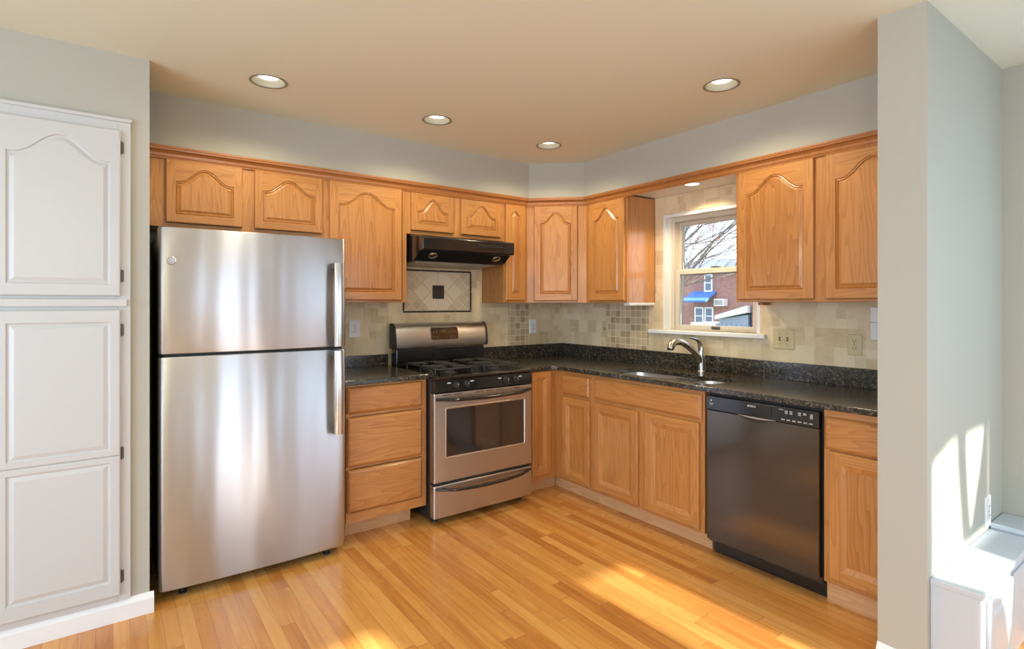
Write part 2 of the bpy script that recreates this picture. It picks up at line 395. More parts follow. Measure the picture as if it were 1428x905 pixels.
def tag(o, label, cat, group=None):
    o['label'] = label; o['category'] = cat
    if group: o['group'] = group
    return o
def thing(name, label, cat, loc=(0, 0, 0), rz=0.0, group=None):
    o = bpy.data.objects.new(name, None); C.objects.link(o); o.location = loc; o.rotation_euler = (0, 0, rz)
    o.empty_display_size = 0.1
    return tag(o, label, cat, group)
def struct(o): o['kind'] = 'structure'; return o
def bool_cut(o, cutters):
    for c in cutters:
        md = o.modifiers.new('cut', 'BOOLEAN'); md.operation = 'DIFFERENCE'; md.solver = 'EXACT'; md.object = c
    bpy.context.view_layer.update()
    dg = bpy.context.evaluated_depsgraph_get()
    me = bpy.data.meshes.new_from_object(o.evaluated_get(dg))
    o.modifiers.clear(); old = o.data; o.data = me; bpy.data.meshes.remove(old)
    for c in cutters:
        m = c.data; bpy.data.objects.remove(c); bpy.data.meshes.remove(m)
    return o
def text(name, body, size, loc, rot, mat, parent=None, depth=0.0004):
    cu = bpy.data.curves.new(name, 'FONT'); cu.body = body; cu.size = size; cu.extrude = depth
    cu.align_x = 'CENTER'; cu.align_y = 'CENTER'
    t = bpy.data.objects.new(name, cu); C.objects.link(t); bpy.context.view_layer.update()
    me = bpy.data.meshes.new_from_object(t.evaluated_get(bpy.context.evaluated_depsgraph_get()))
    bpy.data.objects.remove(t); bpy.data.curves.remove(cu)
    me.materials.clear(); me.materials.append(mat)
    o = bpy.data.objects.new(name, me); C.objects.link(o); o.location = loc; o.rotation_euler = rot
    if parent is not None: o.parent = parent
    return o

def arc(cx, cy, r, a0, a1, n):
    return [(cx + r * math.cos(a0 + (a1 - a0) * i / n), cy + r * math.sin(a0 + (a1 - a0) * i / n)) for i in range(n + 1)]
def rrect(x0, x1, y0, y1, r, n=5):
    return arc(x1 - r, y0 + r, r, -PI / 2, 0, n) + arc(x1 - r, y1 - r, r, 0, PI / 2, n) + arc(x0 + r, y1 - r, r, PI / 2, PI, n) + arc(x0 + r, y0 + r, r, PI, 1.5 * PI, n)

# ------------------------------------------------------------------ the room shell
XW, YW, ZC = 3.228, 3.654, 2.442
UY, UX, BY, BX = YW - 0.305, XW - 0.305, YW - 0.61, XW - 0.61
SOFZ = 2.15
LIGHTS = [(0.610, 2.835), (1.535, 2.842), (2.395, 2.848), (2.422, 1.560)]

struct(MB().box(-2.75, 3.55, -1.42, 3.82, -0.10, 0.0).build('floor', M['floor']))
ceil = MB().box(-2.75, 3.55, -1.42, 3.82, ZC, ZC + 0.22).build('ceiling', M['ceiling'])
struct(bool_cut(ceil, [MB().lathe([(0.078, -0.02), (0.078, 0.13)], (x, y, ZC), n=32).build('cut', M['ceiling']) for x, y in LIGHTS]))
struct(MB().box(0.131, XW, YW, YW + 0.16, 0, ZC).build('wall_back', M['wall']))
wl = MB().box(-2.60, 0.131, 2.90, YW + 0.16, 0, ZC).build('wall_pantry', M['wall'])
struct(bool_cut(wl, [MB().box(-0.405, 0.056, 2.80, 3.40, 0.0, 2.138).build('cut', M['wall'])]))
WIN = (1.81, 2.545, 1.178, 2.005)      # opening y0, y1, z0, z1
wr = MB().box(XW, 3.45, 0.848, YW + 0.16, 0, ZC).build('wall_right', M['wall'])
struct(bool_cut(wr, [MB().box(XW - 0.1, 3.6, WIN[0], WIN[1], WIN[2], WIN[3]).build('cut', M['white'])]))
struct(MB().box(2.335, 3.45, 0.693, 0.848, 0, ZC).build('wall_stub', M['wall']))
dn = MB().box(3.30, 3.45, -1.25, 0.693, 0, ZC).build('wall_nook', M['wall'])
struct(bool_cut(dn, [MB().box(3.1, 3.6, -0.78, 0.18, 0.85, 2.05).build('cut', M['wall'])]))
wb_ = MB().box(-2.60, 3.45, -1.40, -1.25, 0, ZC).build('wall_rear', M['wall'])
REAR = [(0.72, 1.13, 2.17), (1.99, 2.40, 2.05), (2.48, 3.24, 2.12), (-2.15, -0.25, 1.95)]  # last opening is added only to house the rear left fill
struct(bool_cut(wb_, [MB().box(a, b, -1.6, -1.1, 0.10, c).build('cut', M['wall']) for a, b, c in REAR]))
wle = MB().box(-2.75, -2.60, -1.40, YW + 0.16, 0, ZC).build('wall_left', M['wall'])
struct(bool_cut(wle, [MB().box(-2.9, -2.4, -0.6, 2.0, 0.25, 2.25).build('cut', M['wall'])]))  # opening added in the unseen wall for the left fill light

soff = MB().prism([(0.131, 3.324), (2.594, 3.324), (2.898, 3.026), (2.898, 0.848), (XW, 0.848), (XW, YW), (0.131, YW)], SOFZ, ZC).build('soffit', M['wall'])
struct(soff)
spanel = MB().box(2.926, XW - 0.012, 1.788, 2.616, SOFZ - 0.012, SOFZ).build('trim_1', M['white'])
struct(bool_cut(spanel, [MB().lathe([(0.047, -0.1), (0.047, 0.1)], (3.02, 2.155, SOFZ), n=28).build('cut', M['white'])]))

def frame_window(name, axis, plane, thick, a0, a1, z0, z1, rail=None):
    """a plain sash: frame + pane filling an opening in a wall; axis is the wall normal"""
    root = bpy.data.objects.new(name, None); C.objects.link(root); root['kind'] = 'structure'
    f = MB(); w = 0.035
    def bx(u0, u1, p0, p1, h0, h1):
        if axis == 'y': f.box(u0, u1, p0, p1, h0, h1)
        else: f.box(p0, p1, u0, u1, h0, h1)
    bx(a0, a0 + w, plane, plane + thick, z0, z1); bx(a1 - w, a1, plane, plane + thick, z0, z1)
    bx(a0 + w, a1 - w, plane, plane + thick, z0, z0 + w); bx(a0 + w, a1 - w, plane, plane + thick, z1 - w, z1)
    if rail: bx(a0 + w, a1 - w, plane, plane + thick, rail - 0.02, rail + 0.02)
    f.build('sash_frame', M['white'], root)
    g = MB(); mid = plane + thick / 2
    if axis == 'y': g.box(a0 + w, a1 - w, mid, mid + 0.004, z0 + w, z1 - w)
    else: g.box(mid, mid + 0.004, a0 + w, a1 - w, z0 + w, z1 - w)
    g.build('pane', M['glass'], root)
    return root
for i, (a, b, c) in enumerate(REAR): frame_window('window_%d' % (i + 2), 'y', -1.36, 0.05, a, b, 0.10, c)
frame_window('window_7', 'x', 3.37, 0.05, -0.78, 0.18, 0.85, 2.05)
frame_window('window_8', 'x', -2.70, 0.05, -0.6, 2.0, 0.25, 2.25)  # last sash closes the opening added for the left fill

# baseboards (white, ogee top)
def base_profile(d): return [(0, 0), (-d, 0), (-d, 0.066), (-d * 0.72, 0.074), (-d * 0.45, 0.080), (-d * 0.30, 0.088), (0, 0.088)]
struct(MB().prism([(2.878 + 0.022 + u, z) for u, z in base_profile(0.020)], -2.60, 0.131 + 0.016, 'x').build('baseboard_left', M['white']))
bs = MB(); bs.prism([(2.335 + u, z) for u, z in base_profile(0.016)], 0.677, 0.848, 'y')
struct(bs.build('baseboard_right', M['white']))

# ------------------------------------------------------------------ kitchen window (window_1)
w1 = bpy.data.objects.new('window_1', None); C.objects.link(w1); w1['kind'] = 'structure'
y0, y1, z0, z1 = WIN
j = MB()
j.box(XW - 0.006, XW + 0.10, y1 - 0.022, y1 - 0.0005, z0 + 0.0005, z1 - 0.0005); j.box(XW - 0.006, XW + 0.10, y0 + 0.0005, y0 + 0.022, z0 + 0.0005, z1 - 0.0005)
j.box(XW - 0.006, XW + 0.10, y0 + 0.022, y1 - 0.022, z1 - 0.022, z1 - 0.0005)
j.build('window_jamb', M['white'], w1)
fx0, fx1 = XW + 0.055, XW + 0.10
yy0, yy1 = y0 + 0.022, y1 - 0.022
zz0, zz1 = z0 + 0.0005, z1 - 0.022
fr = MB()
fr.box(fx0, fx1 + 0.06, yy1 - 0.030, yy1, zz0, zz1); fr.box(fx0, fx1 + 0.06, yy0, yy0 + 0.030, zz0, zz1)
fr.box(fx0, fx1 + 0.06, yy0 + 0.03, yy1 - 0.03, zz1 - 0.030, zz1); fr.box(fx0, fx1 + 0.06, yy0 + 0.03, yy1 - 0.03, zz0, zz0 + 0.010)
fr.build('window_frame', M['vinyl'], w1, 0.002)
def sash(nm, xa, xb, za, zb, side, top, bot):
    a, b = yy0 + 0.030, yy1 - 0.030
    m = MB(); m.box(xa, xb, b - side, b, za, zb); m.box(xa, xb, a, a + side, za, zb)
    m.box(xa, xb, a + side, b - side, zb - top, zb); m.box(xa, xb, a + side, b - side, za, za + bot)
    o = m.build(nm, M['vinyl'], w1, 0.002)
    xm = (xa + xb) / 2
    MB().box(xm - 0.002, xm + 0.002, a + side, b - side, za + bot, zb - top).build('pane', M['glass'], o)
    return o
RAIL = 1.590
us = sash('upper_sash', fx0 + 0.055, fx0 + 0.085, RAIL - 0.018, zz1 - 0.03, 0.026, 0.026, 0.030)
ls = sash('lower_sash', fx0 + 0.012, fx0 + 0.045, zz0 + 0.010, RAIL + 0.018, 0.036, 0.034, 0.026)
ym = (yy0 + yy1) / 2
MB().box(fx0 - 0.002, fx0 + 0.0115, ym - 0.045, ym + 0.015, zz0 + 0.013, zz0 + 0.030).build('lift_handle', M['bronze'], w1, 0.002)
MB().box(fx0 + 0.014, fx0 + 0.05, ym - 0.03, ym + 0.03, RAIL + 0.0185, RAIL + 0.030).build('sash_lock', M['bronze'], w1, 0.003)
MB().box(XW - 0.045, XW + 0.10, 1.765, 2.655, 1.150, 1.1765).build('window_stool', M['white'], w1, 0.004)

# ------------------------------------------------------------------ cabinets
T = 0.019
OAK = [M['oak_v'], M['oak_h'], M['oak_y']]

def outline(x0, x1, z0, z1, arch, n=22):
    """opening outline, clockwise from bottom-left seen from the front; arch is the peak height"""
    p = [(x0, z0), (x1, z0)]
    if arch <= 0: return p + [(x1, z1), (x0, z1)]
    xc, hw = (x0 + x1) / 2, (x1 - x0) / 2
    zs = z1 - arch
    for i in range(n + 1):
        x = x1 - (x1 - x0) * i / n; u = abs(x - xc) / hw
        s = 0.5 * (1 + math.cos(PI * min(max(u - 0.03, 0) / 0.84, 1.0)))
        p.append((x, zs + arch * s))
    return p
def inset(p, d):
    n = len(p); q = []
    for i in range(n):
        a, b, c = Vector(p[i - 1]), Vector(p[i]), Vector(p[(i + 1) % n])
        e1 = (b - a).normalized(); e2 = (c - b).normalized()
        n1 = Vector((-e1.y, e1.x)); n2 = Vector((-e2.y, e2.x))
        k = n1 + n2; k = k / max(k.dot(n1), 0.35) if k.length > 1e-6 else n1
        q.append((b.x + k.x * d, b.y + k.y * d))
    return q

def door(name, parent, x0, x1, z0, z1, arch=0.0, stile=0.052, top=None, bot=None, style='raised', t=T, mats=None, label=None):
    mats = mats or OAK
    top = top or stile; bot = bot or stile
    m = MB(); F = -t
    def P(x, z, y): return (x, y, z)
    rect = lambda d: [(x0 + d, z0 + d), (x1 - d, z0 + d), (x1 - d, z1 - d), (x0 + d, z1 - d)]
    m.rings([[P(*q, -0.0005) for q in rect(0)], [P(*q, F + 0.006) for q in rect(0)], [P(*q, F + 0.0018) for q in rect(0.0022)], [P(*q, F) for q in rect(0.006)]], 0, False, True, False)
    op = outline(x0 + stile, x1 - stile, z0 + bot, z1 - top, arch)
    r = rect(0.006); X0, Z0, X1, Z1 = r[0][0], r[0][1], r[2][0], r[2][1]
    xi0, xi1 = x0 + stile, x1 - stile
    zl = op[-1][1]; zr = op[2][1]
    m.add([P(X0, Z0, F), P(xi0, Z0, F), P(xi0, z0 + bot, F), P(xi0, zl, F), P(xi0, Z1, F), P(X0, Z1, F)], [range(6)], 0)
    m.add([P(xi1, Z0, F), P(X1, Z0, F), P(X1, Z1, F), P(xi1, Z1, F), P(xi1, zr, F), P(xi1, z0 + bot, F)], [range(6)], 0)
    m.add([P(xi0, Z0, F), P(xi1, Z0, F), P(xi1, z0 + bot, F), P(xi0, z0 + bot, F)], [range(4)], 1)
    tp = op[2:]
    for i in range(len(tp) - 1):
        (xa, za), (xb, zb) = tp[i], tp[i + 1]
        m.add([P(xa, za, F), P(xa, Z1, F), P(xb, Z1, F), P(xb, zb, F)], [range(4)], 1)
    if style == 'raised':
        prof = [(0, 0), (0.0030, 0.0060), (0.0055, 0.0028), (0.0085, 0.0018), (0.0115, 0.0088)]
        m.rings([[P(*q, F + dy) for q in inset(op, d)] for d, dy in prof], 0, False, False, False)
        last = prof[-1]; pp = [last, (0.0130, 0.0088), (0.024, 0.0030), (0.0255, 0.0020)]
    elif style == 'recess':
        prof = [(0, 0), (0.003, 0.0015), (0.022, 0.0085), (0.025, 0.011)]
        m.rings([[P(*q, F + dy) for q in inset(op, d)] for d, dy in prof], 0, False, False, False)
        last = prof[-1]; pp = [last, (0.028, 0.011)]
    else:                                       # painted: soft cove into a raised field
        prof = [(0, 0), (0.004, 0.005), (0.008, 0.006)]
        m.rings([[P(*q, F + dy) for q in inset(op, d)] for d, dy in prof], 0, False, False, False)
        last = prof[-1]; pp = [last, (0.010, 0.006), (0.024, 0.001), (0.026, 0.0006)]
    o = m.build(name, mats, parent)
    pm = MB(); pr = [[P(*q, F + dy) for q in inset(op, d)] for d, dy in pp]
    pm.rings(pr, 0, False, False, True)
    pm.build('panel', mats, o)
    return o

def slab(name, parent, x0, x1, z0, z1, t=T, edge=0.016):
    """drawer front with a coved edge"""
    m = MB(); R = lambda d: [(x0 + d, z0 + d), (x1 - d, z0 + d), (x1 - d, z1 - d), (x0 + d, z1 - d)]
    m.rings([[(q[0], -0.0005, q[1]) for q in R(0)], [(q[0], -t * 0.45, q[1]) for q in R(0)], [(q[0], -t * 0.6, q[1]) for q in R(0.003)], [(q[0], -t * 0.92, q[1]) for q in R(edge * 0.7)], [(q[0], -t, q[1]) for q in R(edge)]], 1)
    return m.build(name, OAK, parent)

def face_frame(parent, w, z0, z1, stiles, rails, depth=0.019, name='face_frame'):
    """stiles: (x0,x1) full height; rails: (x0,x1,z0,z1)"""
    m = MB()
    for a, b in stiles: m.box(a, b, 0, depth, z0, z1, 0)
    for a, b, c, d in rails: m.box(a, b, 0, depth, c, d, 1)
    return m.build(name, OAK, parent)

def carcass(parent, w, depth, z0, z1, y0=0.0195):
    return MB().box(0, w, y0, depth, z0, z1, 0).build('carcass', OAK, parent)
def toe_kick(parent, x0, x1, rec, depth, h):
    return MB().box(x0, x1, rec, depth, 0.0, h - 0.0005, 0).build('toe_kick', [M['oak_toe']], parent)

G_UP = 'honey oak wall cabinets'; G_LO = 'honey oak base cabinets'
# --- wall cabinets (thing origin at its bottom left front corner; z local from the cabinet's bottom)
def wall_cab(name, label, x, y, rz, w, zb, zt, depth, doors, mid=None, stile=(0.03, 0.03), bottom=0.02):
    t = thing(name, label, 'cabinet', (x, y, zb), rz, G_UP); H = zt - zb
    st = [(0, stile[0]), (w - stile[1], w)]
    if mid: st.insert(1, mid)
    rl = []
    xs = [s for s in st]
    for a, b in zip(xs[:-1], xs[1:]):
        rl += [(a[1], b[0], 0, bottom), (a[1], b[0], H - 0.03, H)]
    face_frame(t, w, 0, H, st, rl); carcass(t, w, depth, 0, H)
    for (a, b, c, d, arch, stl, tp) in doors:
        door('door', t, a, b, c - zb, d - zb, arch, stl, tp, stl * 1.02)
    return t
DZ0, DZ1 = 1.387, 2.115
t = wall_cab('wall_cabinet', 'short oak cabinet with two arched doors above the steel fridge', 0.135, UY, 0, 0.909, 1.765, 2.13, 0.303,
         [(0.085, 0.447, 1.787, 2.118, 0.072, 0.044, 0.040), (0.508, 0.886, 1.787, 2.118, 0.072, 0.044, 0.040)], (0.430, 0.525), (0.105, 0.04))
t = wall_cab('wall_cabinet', 'tall single-door oak cabinet between the fridge and the range hood', 1.0445, UY, 0, 0.5345, 1.373, 2.13, 0.303,
         [(0.0215, 0.495, DZ0, DZ1, 0.085, 0.050, 0.045)])
t = wall_cab('wall_cabinet', 'short oak cabinet with two small arched doors over the black hood', 1.5795, UY, 0, 0.7925, 1.834, 2.13, 0.303,
         [(0.028, 0.356, 1.857, 2.112, 0.085, 0.048, 0.036), (0.416, 0.758, 1.857, 2.112, 0.085, 0.048, 0.036)], (0.340, 0.432))
t = wall_cab('wall_cabinet', 'narrow oak cabinet right of the hood with a slim arched door', 2.3725, UY, 0, 0.2215, 1.373, 2.13, 0.303,
         [(0.009, 0.195, DZ0 + 0.003, DZ1, 0.028, 0.050, 0.045)], None, (0.02, 0.045))
# diagonal corner cabinet
A = Vector((2.5945, UY)); B = Vector((UX, 3.0305)); L = (B - A).length; ang = math.atan2(B.y - A.y, B.x - A.x)
t = thing('wall_cabinet', 'oak cabinet set across the corner at an angle', 'cabinet', (A.x, A.y, 1.373), ang, G_UP)
H = 2.13 - 1.373
face_frame(t, L, 0, H, [(0, 0.07), (L - 0.08, L)], [(0.07, L - 0.08, 0, 0.02), (0.07, L - 0.08, H - 0.03, H)])
ca, sa = math.cos(-ang), math.sin(-ang)
def tol(X, Y):
    dx, dy = X - A.x, Y - A.y; return (dx * ca - dy * sa, dx * sa + dy * ca)
MB().prism([(0.002, 0.0195), (L - 0.002, 0.0195), tol(XW - 0.003, 3.0325), tol(XW - 0.003, YW - 0.003), tol(A.x + 0.002, YW - 0.003)], 0, H).build('carcass', OAK, t)
door('door', t, 0.056, L - 0.066, DZ0 - 1.373, DZ1 - 1.373, 0.085, 0.050, 0.045, 0.052)
t = wall_cab('wall_cabinet', 'single-door oak cabinet left of the window, its bare side facing the glass', UX, 3.030, -PI / 2, 0.410, 1.373, 2.13, 0.303,
         [(0.046, 0.397, DZ0, DZ1, 0.085, 0.050, 0.045)], None, (0.06, 0.03))
for ch in t.children:
    if ch.name.startswith('carcass'): ch.data.materials[0] = M['oak_gloss']
t = wall_cab('wall_cabinet', 'wide oak cabinet right of the window with two tall arched doors', UX, 1.786, -PI / 2, 0.934, 1.373, 2.13, 0.303,
         [(0.021, 0.439, DZ0, DZ1, 0.085, 0.050, 0.045), (0.495, 0.918, DZ0, DZ1, 0.085, 0.050, 0.045)], (0.42, 0.51))
MB().box(0.03, 0.06, 0.18, 0.26, -0.018, -0.0005, 0).build('hanging_cleat', OAK, t)

# crown molding along the cabinet tops
prof = [(0.000, 2.131), (0.002, 2.118), (0.010, 2.116), (0.013, 2.124), (0.017, 2.128), (0.020, 2.141), (0.030, 2.152), (0.041, 2.156), (0.043, 2.164), (0.046, 2.166), (0.046, 2.176), (0.000, 2.176)]
c45 = 0.4142
path = [((0.133, UY), (0, -1)), ((2.5945, UY), None), ((UX, 3.0305), None), ((UX, 0.851), (-1, 0))]
nrm = [Vector((0, -1)), Vector((-(B - A).normalized().y * -1, 0)), None, Vector((-1, 0))]
dd = (B - A).normalized(); nd = Vector((dd.y, -dd.x))
def miter(a, b): k = a + b; return k / k.dot(a)
outs = [Vector((0, -1)), miter(Vector((0, -1)), nd), miter(nd, Vector((-1, 0))), Vector((-1, 0))]
pts = [Vector(p[0]) for p in path]
m = MB()
m.rings([[(p.x + o.x * (d - 0.0) - o.x * 0.0, p.y + o.y * d, z) for d, z in [(0.0005 if dd0 == 0 else dd0, z) for dd0, z in prof]] for p, o in zip(pts, outs)])
cm = m.build('crown_molding', M['oak_crown'])
tag(cm, 'reddish oak crown molding running along the tops of all the wall cabinets', 'molding')

# --- base cabinets
def base_cab(label, x, y, rz, w, doors=(), drawers=(), stiles=None, rails=None, depth=0.60, zt=0.885, zb=0.10, rec=0.075, toe=None, inner=None):
    t = thing('base_cabinet', label, 'cabinet', (x, y, 0), rz, G_LO)
    st = stiles or [(0, 0.035), (w - 0.035, w)]
    rl = rails or [(0.035, w - 0.035, zb, zb + 0.03), (0.035, w - 0.035, zt - 0.03, zt)]
    face_frame(t, w, zb, zt, st, rl); carcass(t, w, depth, zb, inner or zt)
    a, b = toe or (0.0, w)
    toe_kick(t, a, b, rec, depth, zb)
    for (a, b, c, d) in drawers: slab('drawer_front', t, a, b, c, d)
    for (a, b, c, d, stl) in doors: door('door', t, a, b, c, d, 0, stl, None, None, 'recess')
    return t
base_cab('oak base cabinet with three drawer fronts between fridge and range', 1.0625, BY, 0, 0.505, (), [(0.004, 0.472, 0.738, 0.886), (0.004, 0.472, 0.436, 0.716), (0.004, 0.472, 0.176, 0.418)],
         [(0, 0.03), (0.475, 0.505)], [(0.03, 0.475, 0.115, 0.17), (0.03, 0.475, 0.425, 0.433), (0.03, 0.475, 0.72, 0.735), (0.03, 0.475, 0.888, 0.9)], 0.60, 0.900, 0.115, 0.12, (0.0, 0.455))
base_cab('narrow oak base cabinet in the corner right of the range, one slim door', 2.3455, BY, 0, 0.272, [(0.048, 0.224, 0.135, 0.880, 0.045)], (), [(0, 0.05), (0.22, 0.272)], [(0.05, 0.22, 0.10, 0.14), (0.05, 0.22, 0.87, 0.885)], toe=(0.0, 0.3405))
base_cab('slim oak base cabinet left of the sink with a drawer above one door', BX, 3.0435, -PI / 2, 0.380, [(0.095, 0.372, 0.118, 0.700, 0.045)], [(0.095, 0.366, 0.722, 0.858)],
         [(0, 0.10), (0.355, 0.380)], [(0.10, 0.355, 0.10, 0.13), (0.10, 0.355, 0.69, 0.73), (0.10, 0.355, 0.85, 0.885)], rec=0.07, toe=(-0.0745, 0.380))
base_cab('wide oak sink base with two doors under one long false front', BX, 2.663, -PI / 2, 0.876, [(0.032, 0.415, 0.120, 0.700, 0.050), (0.467, 0.848, 0.120, 0.705, 0.050)], [(0.040, 0.862, 0.727, 0.862)],
         [(0, 0.04), (0.41, 0.47), (0.836, 0.876)], [(0.04, 0.41, 0.10, 0.13), (0.47, 0.836, 0.10, 0.13), (0.04, 0.41, 0.69, 0.735), (0.47, 0.836, 0.69, 0.735), (0.04, 0.41, 0.85, 0.885), (0.47, 0.836, 0.85, 0.885)], rec=0.07, inner=0.66)
base_cab('oak base cabinet right of the dishwasher with drawer front and door', BX, 1.166, -PI / 2, 0.3165, [(0.026, 0.31, 0.125, 0.700, 0.050)], [(0.005, 0.31, 0.706, 0.852)],
         [(0, 0.03), (0.29, 0.3165)], [(0.03, 0.29, 0.10, 0.13), (0.03, 0.29, 0.69, 0.715), (0.03, 0.29, 0.85, 0.885)], rec=0.03)

# --- white pantry cabinet set into the left wall
pt = thing('pantry_cabinet', 'tall white built-in pantry cabinet with arched upper door, left of the fridge', 'cabinet', (-0.411, 2.882, 0))
pw = 0.473
PC = [M['cream']] * 3
f = MB()
for a, b in ((0.0, 0.045), (pw - 0.045, pw)): f.box(a, b, 0, 0.0175, 0.0885, 2.143)
f.box(0.045, pw - 0.045, 0, 0.0175, 2.095, 2.143); f.box(0.045, pw - 0.045, 0, 0.0175, 1.325, 1.405); f.box(0.045, pw - 0.045, 0, 0.0175, 0.0885, 0.13)
f.build('face_frame', M['cream'], pt, 0.002)
MB().prism([(0.0, 2.143), (pw, 2.143), (pw + 0.004, 2.150), (pw + 0.004, 2.158), (-0.004, 2.158), (-0.004, 2.150)], -0.006, 0.0175, 'y').build('cap_molding', M['cream'], pt, 0.002)
MB().box(0.012, pw - 0.012, 0.03, 0.45, 0.10, 2.13).build('carcass', M['cream'], pt)
MB().box(0.03, pw - 0.012, -0.016, -0.0005, 1.350, 1.383).build('rail_strip', M['cream'], pt, 0.004)
def pdoor(a, b, c, d, panels, hz):
    t_ = 0.020
    if len(panels) == 1:
        o = door('door', pt, a, b, c, d, panels[0][2], 0.034, d - panels[0][1], panels[0][0] - c, 'paint', t_, PC)
    else:
        # a door with two panels: two framed halves share the middle rail
        mid = (panels[0][1] + panels[1][0]) / 2
        o = door('door', pt, a, b, c, mid - 0.0001, 0, 0.034, mid - panels[0][1], panels[0][0] - c, 'paint', t_, PC)
        up = door('upper_half', o, a, b, mid, d, 0, 0.034, d - panels[1][1], panels[1][0] - mid, 'paint', t_, PC)
        for ch in list(up.children):
            ch.parent = o
    for z in hz:
        h = MB(); h.box(b + 0.0015, b + 0.012, -0.0035, 0.0, z - 0.024, z + 0.024)
        h.lathe([(0.0032, -0.027), (0.0032, 0.027)], (b + 0.0045, -0.006, z), n=10)
        h.build('hinge', M['bronze'], o, 0.0008)
    return o
pdoor(0.041, 0.437, 1.395, 2.102, [(1.443, 2.048, 0.085)], (2.032, 1.482))
pdoor(0.041, 0.437, 0.119, 1.336, [(0.179, 0.690, 0), (0.740, 1.286, 0)], (1.250, 0.722, 0.194))

# ------------------------------------------------------------------ countertops
CT, CTH = 0.914, 0.0285
ctl = thing('countertop', 'short dark speckled granite countertop between fridge and range', 'countertop', (1.05, 3.0, 0.9005))
MB().box(1.045 - 1.05, 1.5725 - 1.05, 3.012 - 3.0, YW - 0.002 - 3.0, 0, 0.030).build('slab', M['granite'], ctl, 0.005, 3)
MB().box(1.045 - 1.05, 1.5725 - 1.05, YW - 0.024 - 3.0, YW - 0.002 - 3.0, 0.0305, 0.108).build('upstand', M['granite'], ctl, 0.002)
ctr = thing('countertop', 'long L-shaped dark speckled granite countertop around the sink', 'countertop', (0, 0, 0))
fxe, fye = BX - 0.030, BY - 0.030
slabm = MB().prism([(2.342, fye), (fxe - 0.03, fye), (fxe, fye - 0.03), (fxe, 0.8495), (XW - 0.002, 0.8495), (XW - 0.002, YW - 0.002), (2.342, YW - 0.002)], CT - CTH + 0.0003, CT)
slabo = slabm.build('slab', M['granite'], ctr)
SA = (2.668, 3.000, 2.075, 2.585); SB = (2.690, 3.000, 1.790, 2.040)
bool_cut(slabo, [MB().prism(rrect(*SA, 0.07, 8), 0.8, 1.0).build('cut', M['granite']), MB().prism(rrect(*SB, 0.07, 8), 0.8, 1.0).build('cut', M['granite'])])
bv = slabo.modifiers.new('edge', 'BEVEL'); bv.width = 0.004; bv.segments = 3; bv.limit_method = 'ANGLE'
MB().box(2.342, XW - 0.0245, YW - 0.024, YW - 0.002, CT + 0.0005, 1.018).build('upstand', M['granite'], ctr, 0.002)
MB().box(XW - 0.024, XW - 0.002, 0.8495, YW - 0.002, CT + 0.0005, 1.018).build('upstand', M['granite'], ctr, 0.002)

# sink
sk_ = thing('sink', 'double-bowl stainless sink set under the granite counter below the window', 'sink', (2.83, 2.18, 0.70))
def bowl(a, depth, name):
    x0_, x1_, y0_, y1_ = a; ox, oy, oz = 2.83, 2.18, 0.70
    zt = CT - CTH - 0.001 - oz
    R_ = lambda d, z, r: [(px - ox, py - oy, z) for px, py in rrect(x0_ + d, x1_ - d, y0_ + d, y1_ - d, max(r - d * 0.6, 0.02), 8)]
    m = MB(); m.rings([R_(-0.012, zt, 0.07), R_(-0.002, zt, 0.07), R_(0.0, zt - 0.006, 0.07), R_(0.006, zt - depth + 0.03, 0.07), R_(0.014, zt - depth + 0.010, 0.07), R_(0.034, zt - depth, 0.07)], 0, True, False, True)
    o = m.build(name, M['steel_sink'], sk_)
    sd = o.modifiers.new('t', 'SOLIDIFY'); sd.thickness = 0.0015; sd.offset = -1
    cx, cy = (x0_ + x1_) / 2 - ox, (y0_ + y1_) / 2 - oy
    MB().lathe([(0.012, 0.001), (0.040, 0.002), (0.044, 0.0005)], (cx, cy, zt - depth), n=24).build('drain', M['chrome'], sk_)
bowl(SA, 0.19, 'bowl'); bowl(SB, 0.16, 'bowl')
# faucet
fa = thing('faucet', 'brushed nickel pull-out faucet with a lever on top, behind the sink', 'faucet', (3.135, 2.165, CT + 0.0005))
MB().lathe([(0.030, 0), (0.030, 0.006), (0.026, 0.010), (0.024, 0.014)], (0, 0, 0), n=24).build('base_ring', M['nickel'], fa)
MB().tube([(0, 0, 0.010), (0, 0, 0.05), (-0.002, 0, 0.09), (-0.006, 0, 0.128), (-0.010, 0, 0.145)], [0.0255, 0.0245, 0.024, 0.0225, 0.018], 18).build('body', M['nickel'], fa)
sp = [(-0.002, 0.0, 0.055), (-0.030, 0.004, 0.100), (-0.070, 0.010, 0.138), (-0.118, 0.018, 0.172), (-0.165, 0.026, 0.197), (-0.210, 0.034, 0.207), (-0.242, 0.039, 0.200), (-0.262, 0.042, 0.180), (-0.268, 0.043, 0.162)]
MB().tube(sp, [0.018, 0.021, 0.0205, 0.0195, 0.0195, 0.0215, 0.0235, 0.0245, 0.0225], 16).build('spout', M['nickel'], fa)
MB().lathe([(0.012, -0.005), (0.019, -0.005), (0.019, 0.004)], (-0.2685, 0.0432, 0.158), n=16).build('spray_face', M['blackm'], fa)
MB().tube([(-0.006, 0, 0.140), (-0.008, 0.002, 0.168), (-0.020, 0.004, 0.196), (-0.045, 0.007, 0.214), (-0.085, 0.012, 0.224), (-0.112, 0.016, 0.226)], [0.020, 0.0185, 0.0145, 0.0115, 0.010, 0.008], 14, flat=0.6).build('lever', M['nickel'], fa)

